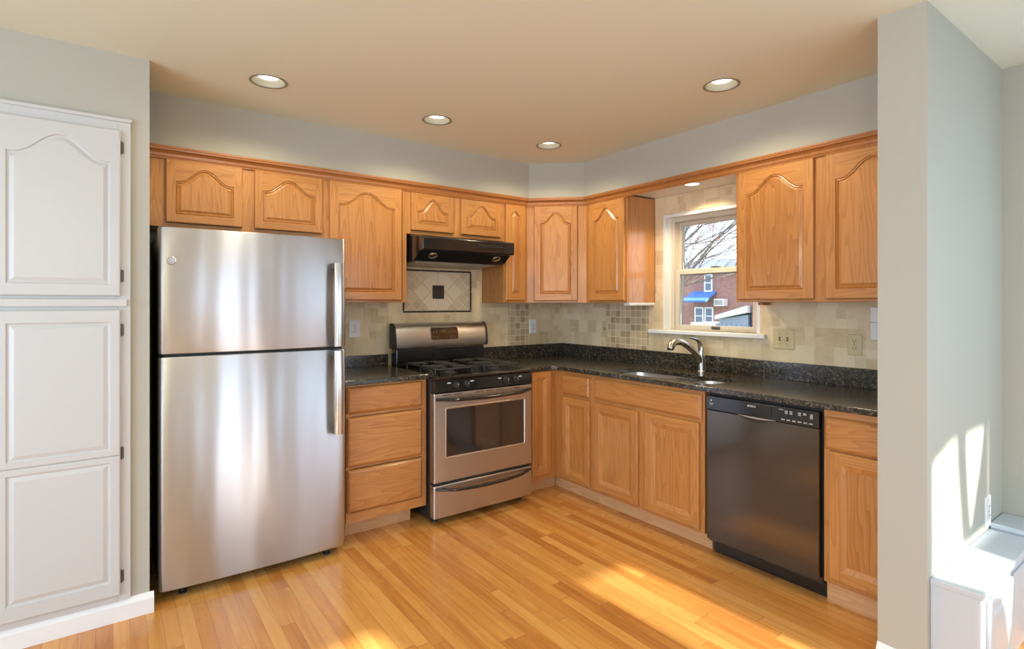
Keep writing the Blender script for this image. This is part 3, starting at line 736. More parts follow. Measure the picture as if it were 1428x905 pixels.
# ------------------------------------------------------------------ tile backsplash
tb = thing('tile_backsplash', 'beige tumbled stone tile on the back wall with a framed pattern over the range', 'backsplash', (0, 0, 0))
m = MB(); zt0 = 1.0185
m.box(1.046, 1.5725, YW - 0.010, YW - 0.0008, 1.0092, 1.372); m.box(1.5735, 2.3412, YW - 0.010, YW - 0.0008, 0.93, 1.372); m.box(2.3418, 2.63, YW - 0.010, YW - 0.0008, zt0, 1.372); m.box(1.581, 2.371, YW - 0.010, YW - 0.0008, 1.372, 1.633)
m.build('field_tile', M['tile'], tb)
MB().box(2.84, XW - 0.0115, YW - 0.010, YW - 0.0008, zt0, 1.372).build('field_tile', M['tile'], tb)
MB().box(2.63, 2.84, YW - 0.010, YW - 0.0008, zt0, 1.372).build('mosaic_strip', M['mosaic'], tb)
# framed medallion
mx0, mx1, mz0, mz1 = 1.688, 2.268, 1.300, 1.616
mc = ((mx0 + mx1) / 2 - 0.004, (mz0 + mz1) / 2 - 0.006)
MB().box(mx0 + 0.012, mx1 - 0.012, YW - 0.0125, YW - 0.0102, mz0 + 0.012, mz1 - 0.012).build('diamond_mosaic', M['mosaic_diag'], tb)
for k, (a, b, c, d) in enumerate([(mx0, mx1, mz0, mz0 + 0.012), (mx0, mx1, mz1 - 0.012, mz1), (mx0, mx0 + 0.012, mz0 + 0.0125, mz1 - 0.0125), (mx1 - 0.012, mx1, mz0 + 0.0125, mz1 - 0.0125)]):
    n = 4 if b - a > 0.1 else 2; bar = MB()
    for i in range(n):
        if b - a > 0.1: bar.box(a + (b - a) * i / n + 0.002, a + (b - a) * (i + 1) / n - 0.002, YW - 0.018, YW - 0.0102, c, d)
        else: bar.box(a, b, YW - 0.018, YW - 0.0102, c + (d - c) * i / n + 0.002, c + (d - c) * (i + 1) / n - 0.002)
    bar.build('pencil_border', M['stone_dark'], tb, 0.002)
m = MB(); hx, hz = 0.205, 0.145
def diamond(cx, cz, r, yy=YW - 0.0165, q=None):
    q = q or [(cx - r, cz), (cx, cz - r), (cx + r, cz), (cx, cz + r)]
    m.prism(q, yy, YW - 0.0126, 'y')
cx, cz = mc
oct_ = [(cx - 0.205, cz), (cx - 0.075, cz - 0.138), (cx + 0.075, cz - 0.138), (cx + 0.205, cz), (cx + 0.075, cz + 0.138), (cx - 0.075, cz + 0.138)]
g = 0.0015
m2 = [(cx - 0.205, cz), (cx - 0.140, cz - 0.069), (cx - 0.05 - g, cz - g), (cx - 0.05 - g, cz + g), (cx - 0.140, cz + 0.069)]
diamond(0, 0, 0, q=[(cx - 0.205, cz), (cx - 0.137, cz - 0.069), (cx - 0.069, cz), (cx - 0.137, cz + 0.069)])
diamond(0, 0, 0, q=[(cx + 0.205, cz), (cx + 0.137, cz + 0.069), (cx + 0.069, cz), (cx + 0.137, cz - 0.069)])
diamond(0, 0, 0, q=[(cx - 0.134, cz - 0.072), (cx - 0.072, cz - 0.136), (cx - g, cz - 0.136), (cx - g, cz - 0.069), (cx - 0.066, cz - 0.003)])
diamond(0, 0, 0, q=[(cx + 0.134, cz - 0.072), (cx + 0.066, cz - 0.003), (cx + g, cz - 0.069), (cx + g, cz - 0.136), (cx + 0.072, cz - 0.136)])
diamond(0, 0, 0, q=[(cx - 0.134, cz + 0.072), (cx - 0.066, cz + 0.003), (cx - g, cz + 0.069), (cx - g, cz + 0.136), (cx - 0.072, cz + 0.136)])
diamond(0, 0, 0, q=[(cx + 0.134, cz + 0.072), (cx + 0.072, cz + 0.136), (cx + g, cz + 0.136), (cx + g, cz + 0.069), (cx + 0.066, cz + 0.003)])
diamond(0, 0, 0, q=[(cx - 0.063, cz), (cx, cz - 0.066), (cx + 0.063, cz), (cx, cz + 0.066)])
m.build('pale_tiles', M['stone_pale'], tb, 0.0015)
ct_ = MB().box(cx - 0.049, cx + 0.049, YW - 0.022, YW - 0.0166, cz - 0.050, cz + 0.050).build('center_tile', M['stone_dark'], tb, 0.003)
rl = MB()
for k in range(3):
    rl.tube([(cx - 0.03 + 0.026 * k, YW - 0.022, cz - 0.035), (cx - 0.036 + 0.026 * k, YW - 0.0235, cz), (cx - 0.02 + 0.02 * k, YW - 0.022, cz + 0.034)], 0.0045, 6)
rl.tube([(cx - 0.036, YW - 0.022, cz + 0.026), (cx, YW - 0.0235, cz + 0.036), (cx + 0.036, YW - 0.022, cz + 0.022)], 0.004, 6)
rl.build('relief', M['stone_dark'], ct_)
tr_ = thing('tile_backsplash', 'beige tumbled stone tile on the window wall above the sink counter', 'backsplash', (0, 0, 0))
m = MB(); xa, xb = XW - 0.010, XW - 0.0008
MB().box(xa, xb, 3.112, YW - 0.0008, zt0, 1.372).build('field_tile', M['tile'], tr_)
m.box(xa, xb, 2.615, 2.675, zt0, 1.1495); m.box(xa, xb, 2.656, 2.675, 1.1495, 1.372); m.box(xa, xb, 2.5455, 2.615, zt0, 1.1495); m.box(xa, xb, 2.5455, 2.656, 1.1775, 1.372); m.box(xa, xb, 2.5455, 2.615, 1.372, SOFZ - 0.0125); m.box(xa, xb, 1.8095, 2.5455, 1.0185, 1.1495); m.box(xa, xb, 1.787, 1.8095, 1.1775, SOFZ - 0.0125); m.box(xa, xb, 1.787, 1.8095, zt0, 1.1495)
m.box(xa, xb, 1.8095, 2.5455, WIN[3] + 0.0005, SOFZ - 0.0125); m.box(xa, xb, 0.8495, 1.764, zt0, 1.372); m.box(xa, xb, 1.764, 1.787, zt0, 1.1495); m.box(xa, xb, 1.764, 1.787, 1.1775, 1.372)
m.build('field_tile', M['tile'], tr_)
MB().box(xa, xb, 2.675, 3.112, zt0, 1.372).build('mosaic_strip', M['mosaic'], tr_)

# ------------------------------------------------------------------ outlets and switches
def plate(name, label, loc, rz, mat, kind, cat, w=0.070, h=0.115):
    t = thing(name, label, cat, loc, rz)
    m = MB(); R_ = lambda d, y: [(px, y, pz) for px, pz in rrect(-w / 2 + d, w / 2 - d, -h / 2 + d, h / 2 - d, 0.006, 3)]
    m.rings([R_(0, 0), R_(0, -0.002), R_(0.003, -0.0055), R_(0.006, -0.006)]); m.build('cover_plate', mat, t)
    if kind == 'outlet':
        for s in (-1, 1):
            cz_ = s * 0.0195
            f = MB(); f.prism([(px, pz + cz_) for px, pz in rrect(-0.0165, 0.0165, -0.0135, 0.0135, 0.010, 5)], -0.008, -0.0061, 'y')
            o = f.build('receptacle', mat, t)
            sl_ = MB(); sl_.box(-0.0075, -0.0050, -0.0086, -0.0081, cz_ - 0.002, cz_ + 0.0075); sl_.box(0.0050, 0.0075, -0.0086, -0.0081, cz_ - 0.001, cz_ + 0.0075)
            sl_.lathe([(0.0026, -0.0005), (0.0026, 0.0)], (0, -0.0081, cz_ - 0.0075), 'y', 10); sl_.build('slots', M['slot'], o)
        MB().lathe([(0.003, -0.001), (0.003, 0)], (0, -0.0061, 0), 'y', 10).build('screw', M['bronze'], t)
    else:
        for xk in ((0,) if kind == 'toggle' else (-0.023, 0.023)):
            MB().box(xk - 0.0055, xk + 0.0055, -0.0068, -0.0061, -0.012, 0.012).build('toggle_slot', M['slot'], t)
            MB().prism([(-0.0069, -0.009), (-0.0069, 0.006), (-0.018, 0.004), (-0.018, -0.001)], xk - 0.0035, xk + 0.0035, 'x').build('toggle', mat, t, 0.001)
            for zz in (-0.03, 0.03): MB().lathe([(0.0028, -0.001), (0.0028, 0)], (xk, -0.0061, zz), 'y', 8).build('screw', M['bronze'], t)
    return t
OY = YW - 0.0103; OX = XW - 0.0103
plate('wall_outlet', 'white outlet on the tile just right of the fridge', (1.330, OY, 1.194), 0, M['plate_white'], 'outlet', 'outlet', 0.080, 0.122)
plate('wall_outlet', 'white outlet on the tile right of the range near the corner', (2.886, OY, 1.172), 0, M['plate_white'], 'outlet', 'outlet', 0.076, 0.120)
plate('light_switch', 'beige single switch beside the square mosaic left of the window', (OX, 3.120, 1.162), -PI / 2, M['plate_almond'], 'toggle', 'switch', 0.070, 0.125)
plate('light_switch', 'almond double toggle switch on the tile right of the window', (OX, 1.661, 1.154), -PI / 2, M['plate_almond'], 'double', 'switch', 0.128, 0.124)
plate('wall_outlet', 'almond outlet on the tile under the right wall cabinet', (OX, 1.276, 1.142), -PI / 2, M['plate_almond'], 'outlet', 'outlet', 0.072, 0.113)
t = thing('wall_box', 'slim white upright box on the tile beside the end of the wall', 'box', (XW - 0.0103, 1.163, 1.172))
MB().box(-0.022, 0, -0.032, 0.032, 0, 0.094).build('lower_half', M['plate_white'], t, 0.003)
MB().box(-0.022, 0, -0.032, 0.032, 0.095, 0.174).build('upper_half', M['plate_white'], t, 0.003)
plate('wall_outlet', 'white outlet low on the end wall above the white bench', (3.065, 0.6925, 0.462), 0, M['plate_white'], 'outlet', 'outlet', 0.072, 0.135)

# under-cabinet light
uc = thing('under_cabinet_light', 'white strip light under the oak cabinet left of the window', 'lamp', (UX + 0.02, 2.62, 1.350))
MB().box(0, 0.275, 0.0, 0.05, 0.004, 0.0225).build('housing', M['plate_white'], uc, 0.002)
MB().box(0.02, 0.255, 0.008, 0.042, 0.0, 0.0038).build('diffuser', M['plate_white'], uc, 0.001)

# ------------------------------------------------------------------ refrigerator
FX0, FW, FY = 0.166, 0.864, 2.932
rf = thing('refrigerator', 'large stainless top-freezer refrigerator standing beside the white pantry', 'refrigerator', (FX0, FY, 0))
MB().box(0.006, FW - 0.006, 0.085, 0.690, 0.030, 1.705).build('case', M['case'], rf, 0.006)
def fdoor(name, z0_, z1_):
    m = MB(); rings = []
    nseg = 28; rc = 0.020; bulge = 0.013
    front = []
    for i in range(nseg + 1):
        u = -1 + 2 * i / nseg; x = FW / 2 + u * (FW / 2 - rc)
        front.append((x, bulge * (u * u) ** 1.0))
    pl = arc(rc, front[0][1] + rc, rc, PI, 1.5 * PI, 6)[:-1]
    pr = arc(FW - rc, front[-1][1] + rc, rc, -PI / 2, 0, 6)[1:]
    foot = pl + front + pr + [(FW, 0.076), (0, 0.076)]
    R_ = lambda d, z: [(x + (d if x < FW / 2 else -d) * min(1, abs(x - FW / 2) / 0.1), y + (d if y < 0.05 else 0), z) for x, y in foot]
    m.rings([R_(0.006, z0_), R_(0.002, z0_ + 0.0015), R_(0, z0_ + 0.006), R_(0, z1_ - 0.006), R_(0.002, z1_ - 0.0015), R_(0.006, z1_)], 0, True)
    return m.build(name, M['steel'], rf)
fd1 = fdoor('freezer_door', 1.131, 1.716)
fd2 = fdoor('fridge_door', 0.044, 1.118)
MB().box(0.02, FW - 0.02, 0.030, 0.084, 1.1185, 1.1305).build('gasket', M['dark'], rf)
MB().box(0.03, FW - 0.03, 0.10, 0.16, 0.008, 0.029).build('kick_grille', M['blackm'], rf)
for xk in (0.10, FW - 0.09):
    MB().lathe([(0.018, 0.0), (0.018, 0.008), (0.010, 0.010), (0.010, 0.043)], (xk, 0.065, 0.0), n=14).build('foot', M['blackm'], rf)
def fhandle(par, za, zb, foot_at_bottom):
    m = MB(); xc, hw = FW - 0.060, 0.0225
    n = 16; rings = []
    for i in range(n + 1):
        s = i / n; z = za + (zb - za) * s
        k = s if foot_at_bottom else 1 - s
        d = -0.052 - 0.010 * math.sin(PI * k)
        if k > 0.93: d += 0.0
        rings.append([(xc - hw, d + 0.010, z), (xc - hw, d + 0.003, z), (xc - hw + 0.006, d, z), (xc + hw - 0.006, d, z), (xc + hw, d + 0.003, z), (xc + hw, d + 0.010, z)])
    m.rings(rings, 0, True)
    o = m.build('handle', M['nickel'], par)
    zf = zb if foot_at_bottom else za
    zo = za if foot_at_bottom else zb
    s = MB()
    lo_, hi_ = min(za, zb), max(za, zb)
    for zq in (lo_, hi_ - 0.030): MB().box(xc - hw, xc + hw, -0.043, 0.010, zq, zq + 0.030).build('standoff', M['case'], o, 0.003)
fhandle(fd1, 1.580, 1.136, True)
fhandle(fd2, 1.114, 0.668, True)
bd = MB().lathe([(0.019, 0.0), (0.019, -0.0018), (0.0175, -0.003), (0.016, -0.0022)], (0.050, 0.0075, 1.560), 'y', 28).build('badge', M['nickel'], fd1)
MB().lathe([(0.0155, -0.0023), (0.0155, -0.0026)], (0.050, 0.0075, 1.560), 'y', 28).build('badge_face', M['filter'], bd)
text('monogram', 'GE', 0.017, (0.050, 0.0045, 1.560), (PI / 2, 0, 0), M['chrome'], bd)

# ------------------------------------------------------------------ gas range
RX0, RW, RYF = 1.5765, 0.757, 2.957
rg = thing('gas_range', 'stainless and black gas range between the drawer cabinet and the corner', 'stove', (RX0, RYF, 0))
m = MB(); m.box(0.0, RW, 0.050, 0.640, 0.03, 0.893); m.build('body', M['blackm'], rg, 0.004)
for xk in (0.05, RW - 0.05):
    for yk in (0.09, 0.60): MB().lathe([(0.018, 0), (0.018, 0.012), (0.010, 0.014), (0.010, 0.032)], (xk, yk, 0), n=12).build('foot', M['blackm'], rg)
# cooktop
m = MB(); cy0, cy1 = -0.004, 0.622
m.prism([(cy0 + 0.03, 0.8935), (cy0 + 0.004, 0.897), (cy0, 0.906), (cy0 + 0.006, 0.914), (cy0 + 0.03, 0.918), (cy0 + 0.055, 0.913), (0.57, 0.913), (0.60, 0.918), (cy1, 0.918), (cy1, 0.8935)], -0.002, RW + 0.002, 'x', 0, True)
m.build('cooktop', M['black'], rg)
# control panel
m = MB(); m.prism([(0.006, 0.893), (-0.006, 0.818), (0.049, 0.818), (0.049, 0.893)], 0.002, RW - 0.002, 'x'); m.build('control_panel', M['black'], rg, 0.004)
def ppan(z): return 0.006 - (0.893 - z) / 0.075 * 0.012
for xk in (0.152, 0.227, 0.535, 0.612):
    zc_ = 0.856; yb = ppan(zc_)
    k_ = MB(); k_.lathe([(0.021, 0.0), (0.021, -0.006), (0.018, -0.008), (0.0165, -0.022), (0.012, -0.024)], (xk, yb - 0.0005, zc_), 'y', 20)
    o = k_.build('knob', M['blackm'], rg)
    MB().box(xk - 0.0045, xk + 0.0045, yb - 0.034, yb - 0.0245, zc_ - 0.018, zc_ + 0.018).build('grip', M['blackm'], o, 0.002)
    MB().box(xk - 0.001, xk + 0.001, yb - 0.0347, yb - 0.0341, zc_ + 0.002, zc_ + 0.016).build('pointer', M['print'], o)
    dk = -1 if xk in (0.152, 0.535) else 1
    MB().box(xk + dk * 0.046 - 0.013, xk + dk * 0.046 + 0.013, ppan(0.872) - 0.001, ppan(0.872) - 0.0003, 0.868, 0.875).build('dial_mark', M['print'], rg)
# oven door
od = MB(); F0 = 0.0
def rr(x0_, x1_, z0_, z1_, r, y, n=4): return [(px, y, pz) for px, pz in rrect(x0_, x1_, z0_, z1_, r, n)]
OZ0, OZ1 = 0.263, 0.812
wx0, wx1, wz0, wz1 = 0.088, 0.690, 0.416, 0.712
od.rings([rr(0.0, RW, OZ0, OZ1, 0.004, 0.048), rr(0, RW, OZ0, OZ1, 0.004, 0.006), rr(0.003, RW - 0.003, OZ0 + 0.003, OZ1 - 0.003, 0.004, 0.001), rr(0.007, RW - 0.007, OZ0 + 0.007, OZ1 - 0.007, 0.004, 0.0),
          rr(wx0 - 0.010, wx1 + 0.010, wz0 - 0.010, wz1 + 0.010, 0.012, 0.0), rr(wx0 - 0.006, wx1 + 0.006, wz0 - 0.006, wz1 + 0.006, 0.010, -0.002), rr(wx0, wx1, wz0, wz1, 0.006, 0.001), rr(wx0, wx1, wz0, wz1, 0.006, 0.006)], 0, False, True, False)
odo = od.build('oven_door', M['steel2'], rg)
MB().prism(rrect(wx0, wx1, wz0, wz1, 0.006, 4), 0.0045, 0.006, 'y').build('door_window', M['oven_glass'], odo)
MB().prism(rrect(wx0 + 0.035, wx1 - 0.035, wz0 + 0.035, wz1 - 0.035, 0.01, 4), 0.0038, 0.0044, 'y').build('window_inner', M['oven_glass'], odo)
m = MB()
for xk in (0.06, 0.14, 0.30, 0.38, 0.46, 0.60): m.box(xk, xk + 0.055, -0.0008, 0.0002, 0.797, 0.801)
m.build('vent_slots', M['dark'], odo)
def bow_handle(par, z, sag, x0_, x1_, r, mat, out=-0.048, name='handle'):
    pts_ = []; n = 20
    for i in range(n + 1):
        s = i / n; x = x0_ + (x1_ - x0_) * s; b = math.sin(PI * s)
        pts_.append((x, out * min(1, b * 2.2) if 0 < i < n else -0.0005, z - sag * b))
    return MB().tube(pts_, [r * (1.0 + 0.25 * math.sin(PI * i / n)) for i in range(n + 1)], 12, flat=0.8).build(name, mat, par)
bow_handle(odo, 0.778, 0.010, 0.012, RW - 0.014, 0.0125, M['black'])
MB().box(0.006, RW - 0.006, 0.012, 0.049, 0.249, 0.262).build('drawer_gap', M['dark'], rg)
dr = MB(); dr.rings([rr(0, RW, 0.046, 0.246, 0.004, 0.048), rr(0, RW, 0.046, 0.246, 0.004, 0.005), rr(0.003, RW - 0.003, 0.049, 0.243, 0.004, 0.001), rr(0.006, RW - 0.006, 0.052, 0.240, 0.004, 0.0)])
dro = dr.build('storage_drawer', M['steel2'], rg)
bow_handle(dro, 0.228, 0.022, 0.012, RW - 0.014, 0.011, M['black'], -0.040)
# backguard
m = MB(); m.box(0.010, RW - 0.010, 0.580, 0.660, 0.9185, 1.052); m.build('backguard_base', M['black'], rg, 0.012, 3)
m = MB(); pf = [(0.665, 1.052), (0.585, 1.052), (0.578, 1.070), (0.580, 1.120), (0.590, 1.175), (0.603, 1.205), (0.622, 1.220), (0.645, 1.224), (0.665, 1.220)]
m.prism(pf, 0.018, RW + 0.002, 'x', 0, True); bk = m.build('backguard', M['steel2'], rg)
for xa_, xb_ in ((0.0, 0.0175), (RW + 0.0025, RW + 0.020)):
    e = MB(); e.prism([(y + (-0.004 if y < 0.6 else 0.0), z + (0.003 if z > 1.1 else -0.004)) for y, z in pf], xa_, xb_, 'x', 0, True); e.build('end_cap', M['blackm'], rg, 0.004)
def bgy(z):
    q = pf[1:6]
    for (ya, za), (yb_, zb_) in zip(q[:-1], q[1:]):
        if za <= z <= zb_: return ya + (yb_ - ya) * (z - za) / (zb_ - za)
    return 0.59
m = MB(); dx0, dx1, dz0, dz1 = 0.283, 0.513, 1.102, 1.190
def dpan(d, off): return [(px, bgy(pz) - off, pz) for px, pz in rrect(dx0 + d, dx1 - d, dz0 + d, dz1 - d, 0.016, 5)]
m.rings([dpan(0, -0.004), dpan(0, 0.002), dpan(0.003, 0.0035)]); dp = m.build('display_panel', M['oven_glass'], bk)
m = MB()
for r_ in range(2):
    for c_ in (0.025, 0.050, 0.160, 0.180, 0.200):
        z = 1.124 + r_ * 0.034; x = dx0 + c_; y = bgy(z) - 0.0042
        m.box(x - 0.004, x + 0.004, y - 0.0003, y + 0.0003, z - 0.002, z + 0.002)
m.build('key_marks', M['filter'], dp)
m = MB(); z = 1.163; y = bgy(z) - 0.0042
for xk in (0.088, 0.098, 0.112, 0.122): m.box(dx0 + xk, dx0 + xk + 0.006, y - 0.0003, y + 0.0003, z - 0.006, z + 0.006)
m.build('clock_digits', M['display'], dp)
# burners and grates
for bx_ in (0.195, 0.562):
    for by_ in (0.170, 0.430):
        MB().lathe([(0.055, 0.0), (0.052, 0.006), (0.036, 0.008), (0.034, 0.020), (0.030, 0.024), (0.010, 0.026)], (bx_, by_, 0.9135), n=24).build('burner', M['iron'], rg)
for gx in (0.195, 0.562):
    m = MB(); r = 0.006; x0_, x1_, ya, yb_ = gx - 0.135, gx + 0.135, 0.065, 0.535; zg = 0.951
    m.tube([(x0_ + 0.03, ya, zg), (x1_ - 0.03, ya, zg), (x1_, ya + 0.03, zg), (x1_, yb_ - 0.03, zg), (x1_ - 0.03, yb_, zg), (x0_ + 0.03, yb_, zg), (x0_, yb_ - 0.03, zg), (x0_, ya + 0.03, zg), (x0_ + 0.03, ya, zg)], r, 8)
    m.tube([(x0_, 0.300, zg), (x1_, 0.300, zg)], r, 8)
    for by_ in (0.170, 0.430):
        for a_ in range(4):
            an = a_ * PI / 2 + PI / 4
            ex, ey = gx + math.cos(an) * 0.150, by_ + math.sin(an) * 0.13
            ex = min(max(ex, x0_), x1_)
            m.tube([(ex, ey, zg), (gx + math.cos(an) * 0.075, by_ + math.sin(an) * 0.07, zg + 0.004), (gx + math.cos(an) * 0.028, by_ + math.sin(an) * 0.028, zg + 0.004)], [r, r, r * 0.8], 8)
        for s_ in (-1, 1):
            m.tube([(gx + s_ * 0.135, by_, zg), (gx + s_ * 0.035, by_, zg + 0.004)], r, 8)
    for fx_ in (x0_, x1_):
        for fy_ in (ya + 0.03, 0.300, yb_ - 0.03): m.tube([(fx_, fy_, zg), (fx_, fy_, 0.9145)], r * 0.9, 8)
    m.build('grate', M['iron'], rg)

# ------------------------------------------------------------------ range hood
hd = thing('range_hood', 'black under-cabinet range hood above the gas range', 'hood', (1.600, 3.150, 1.636))
hw_ = 0.728
hp = [(0.491, 0.196), (0.200, 0.196), (0.180, 0.186), (0.010, 0.166), (0.0, 0.158), (0.0, 0.082), (0.008, 0.076), (0.050, 0.074), (0.120, 0.022), (0.135, 0.012), (0.160, 0.010), (0.491, 0.002)]
MB().prism(hp, 0, hw_, 'x').build('shell', M['black'], hd, 0.006, 3)
MB().prism([(0.166, 0.0085), (0.490, 0.0008), (0.490, -0.0025), (0.166, 0.0055)], 0.030, hw_ - 0.05, 'x').build('grease_filter', M['filter'], hd)
sn = Vector((0, 0.070, -0.052)).normalized(); nn = Vector((0, -0.052, -0.070)).normalized()
for xk in (0.115, hw_ - 0.105):
    c_ = Vector((xk, 0.083, 0.0495)); m = MB()
    def dsk(r, off): return [tuple(c_ + nn * off + Vector((1, 0, 0)) * r * math.cos(2 * PI * k / 20) + sn * r * 0.8 * math.sin(2 * PI * k / 20)) for k in range(20)]
    m.rings([dsk(0.034, 0.0005), dsk(0.034, 0.003), dsk(0.028, 0.006), dsk(0.008, 0.007)], 0, True); m.build('lamp_lens', M['chrome'], hd)
MB().box(hw_ * 0.58, hw_ * 0.86, -0.0012, -0.0003, 0.118, 0.138).build('control_strip', M['blackm'], hd)
for k in range(3): MB().box(hw_ * 0.62 + k * 0.055, hw_ * 0.62 + k * 0.055 + 0.03, -0.004, -0.0013, 0.122, 0.134).build('switch_button', M['blackm'], hd, 0.001)

# ------------------------------------------------------------------ dishwasher
DWY, DWW = 1.7645, 0.590
dwt = thing('dishwasher', 'black dishwasher under the counter right of the sink', 'dishwasher', (BX - 0.022, DWY, 0), -PI / 2)
MB().box(0.0, DWW, 0.034, 0.60, 0.075, 0.880).build('tub', M['dark'], dwt)
m = MB(); m.rings([rr(0.003, DWW - 0.003, 0.095, 0.792, 0.004, 0.033), rr(0.003, DWW - 0.003, 0.095, 0.792, 0.004, 0.004), rr(0.006, DWW - 0.006, 0.098, 0.790, 0.004, 0.0)])
dd_ = m.build('door', M['dw'], dwt)
# control panel with a scooped pocket handle
hx0, hx1 = 0.185, 0.385
scoop = [(hx0 + (hx1 - hx0) * i / 16, 0.794 - 0.026 * math.sin(PI * i / 16)) for i in range(17)]
m = MB(); pts_ = [(0.003, 0.794)] + scoop + [(DWW - 0.003, 0.794), (DWW - 0.003, 0.868), (0.003, 0.868)]
m.prism([(0.003, 0.7945), (DWW - 0.003, 0.7945), (DWW - 0.003, 0.868), (0.003, 0.868)], -0.004, 0.033, 'y')
cp = m.build('control_panel', M['black'], dwt, 0.003)
m = MB(); m.prism([(x, z) for x, z in scoop], -0.0012, 0.0, 'y'); m.build('handle_pocket', M['dark'], cp)
m = MB(); m.tube([(x, -0.0015, z + 0.001) for x, z in [(hx0 + (hx1 - hx0) * i / 16, 0.7935 - 0.004 * math.sin(PI * i / 16)) for i in range(17)]], [0.0008 + 0.0042 * math.sin(PI * i / 16) for i in range(17)], 8); m.build('pocket_lip', M['filter'], cp)
m = MB(); m.box(hx0 + 0.02, hx1 - 0.02, -0.008, -0.0042, 0.802, 0.862); m.build('latch_face', M['black'], cp, 0.003)
text('brand_lettering', 'BOSCH', 0.0135, (0.5 * (hx0 + hx1) - 0.02, -0.0087, 0.848), (PI / 2, 0, 0), M['plate_white'], cp)
m = MB()
for k in range(6): m.box(0.415 + k * 0.026, 0.415 + k * 0.026 + 0.016, -0.0062, -0.0042, 0.806, 0.812)
m.build('buttons', M['filter'], cp)
m = MB()
for k, (xk, n_) in enumerate(((0.432, 3), (0.454, 3), (0.494, 3), (0.518, 2), (0.548, 4))):
    for r_ in range(n_): m.box(xk, xk + 0.013, -0.0048, -0.0041, 0.850 - r_ * 0.006, 0.8525 - r_ * 0.006)
m.box(0.402, 0.425, -0.0048, -0.0041, 0.854, 0.856)
m.build('printed_marks', M['print'], cp)
m = MB(); m.lathe([(0.004, -0.0008), (0.004, 0)], (0.034, -0.0041, 0.846), 'y', 10); m.box(0.024, 0.046, -0.0048, -0.0041, 0.828, 0.830); m.box(0.028, 0.042, -0.0048, -0.0041, 0.820, 0.8215); m.build('panel_icon', M['print'], cp)
MB().box(0.002, DWW - 0.002, 0.075, 0.10, 0.002, 0.0745).build('toe_panel', M['black'], dwt)

# ------------------------------------------------------------------ recessed lights
G_L = 'recessed ceiling lights'
def can_light(x, y, label, zc=ZC, r=0.078, spot=True, power=LAMP_W):
    t = thing('recessed_light', label, 'light', (x, y, zc), 0, G_L)
    k = r / 0.078
    MB().lathe([(r - 0.002, 0.002), (r + 0.009, -0.0006), (r + 0.009, -0.003), (r + 0.003, -0.004), (r - 0.004, -0.002)], (0, 0, 0), n=36, caps=False).build('trim_ring', M['can'], t)
    MB().lathe([(r - 0.003, -0.001), (r - 0.006, 0.02), (r - 0.013, 0.05), (r - 0.020, 0.075)], (0, 0, 0), n=36, caps=False).build('reflector', M['can'], t)
    MB().lathe([(0.004, 0.0205), (0.030 * k, 0.021), (0.048 * k, 0.024), (0.054 * k, 0.032), (r - 0.021, 0.070), (0.02, 0.075)], (0, 0, 0), n=32).build('bulb', M['lamp'], t)
    if spot:
        l = bpy.data.lights.new('lamp_light', 'SPOT'); l.energy = power; l.color = LAMP_COL; l.spot_size = math.radians(152); l.spot_blend = 0.55; l.shadow_soft_size = 0.045
        o = bpy.data.objects.new('lamp_light', l); C.objects.link(o); o.parent = t; o.location = (0, 0, -0.006)
    return t
for (x, y), lb in zip(LIGHTS, ('recessed ceiling light above the steel fridge', 'recessed ceiling light in front of the hood cabinets', 'recessed ceiling light nearest the back corner', 'recessed ceiling light in front of the right wall cabinets')):
    can_light(x, y, lb)
sl5 = thing('recessed_light', 'small round light set in the white panel over the window', 'light', (3.02, 2.155, SOFZ - 0.012))
MB().lathe([(0.0445, 0.0012), (0.055, -0.0006), (0.055, -0.003), (0.045, -0.004)], (0, 0, 0), n=28, caps=False).build('trim_ring', M['white'], sl5)
MB().lathe([(0.010, -0.001), (0.0435, -0.001), (0.0435, 0.010), (0.01, 0.011)], (0, 0, 0), n=28).build('bulb', M['lamp'], sl5)
l = bpy.data.lights.new('lamp_light', 'SPOT'); l.energy = 30; l.color = (1.0, 0.80, 0.50); l.spot_size = math.radians(140); l.spot_blend = 0.6; l.shadow_soft_size = 0.03
o = bpy.data.objects.new('lamp_light', l); C.objects.link(o); o.parent = sl5; o.location = (0, 0, -0.012)

# ------------------------------------------------------------------ white bench in the nook
bn = thing('built_in_bench', 'low white built-in bench against the end wall at the right edge', 'bench', (2.365, 0.545, 0))
MB().box(0.0, 0.735, 0.012, 0.1475, 0.0, 0.358).build('body', M['bench'], bn, 0.002)
MB().box(-0.004, 0.735, 0.0, 0.1475, 0.3585, 0.380).build('top', M['bench'], bn, 0.003)
door('front_panel', bn, 0.085, 0.40, 0.03, 0.325, 0, 0.04, None, None, 'paint', 0.012, [M['bench']] * 3).location = (0, 0.012, 0)
MB().box(0.42, 0.72, 0.004, 0.0115, 0.03, 0.325).build('side_panel', M['bench'], bn, 0.002)
hc = thing('wall_ledge', 'white ledge box along the side wall beyond the low bench', 'ledge', (3.102, -1.20, 0))
MB().box(0.0, 0.195, 0.0, 1.890, 0.0, 0.385).build('body', M['bench'], hc, 0.002)
MB().box(-0.008, 0.195, 0.0, 1.890, 0.3855, 0.405).build('top', M['bench'], hc, 0.003)

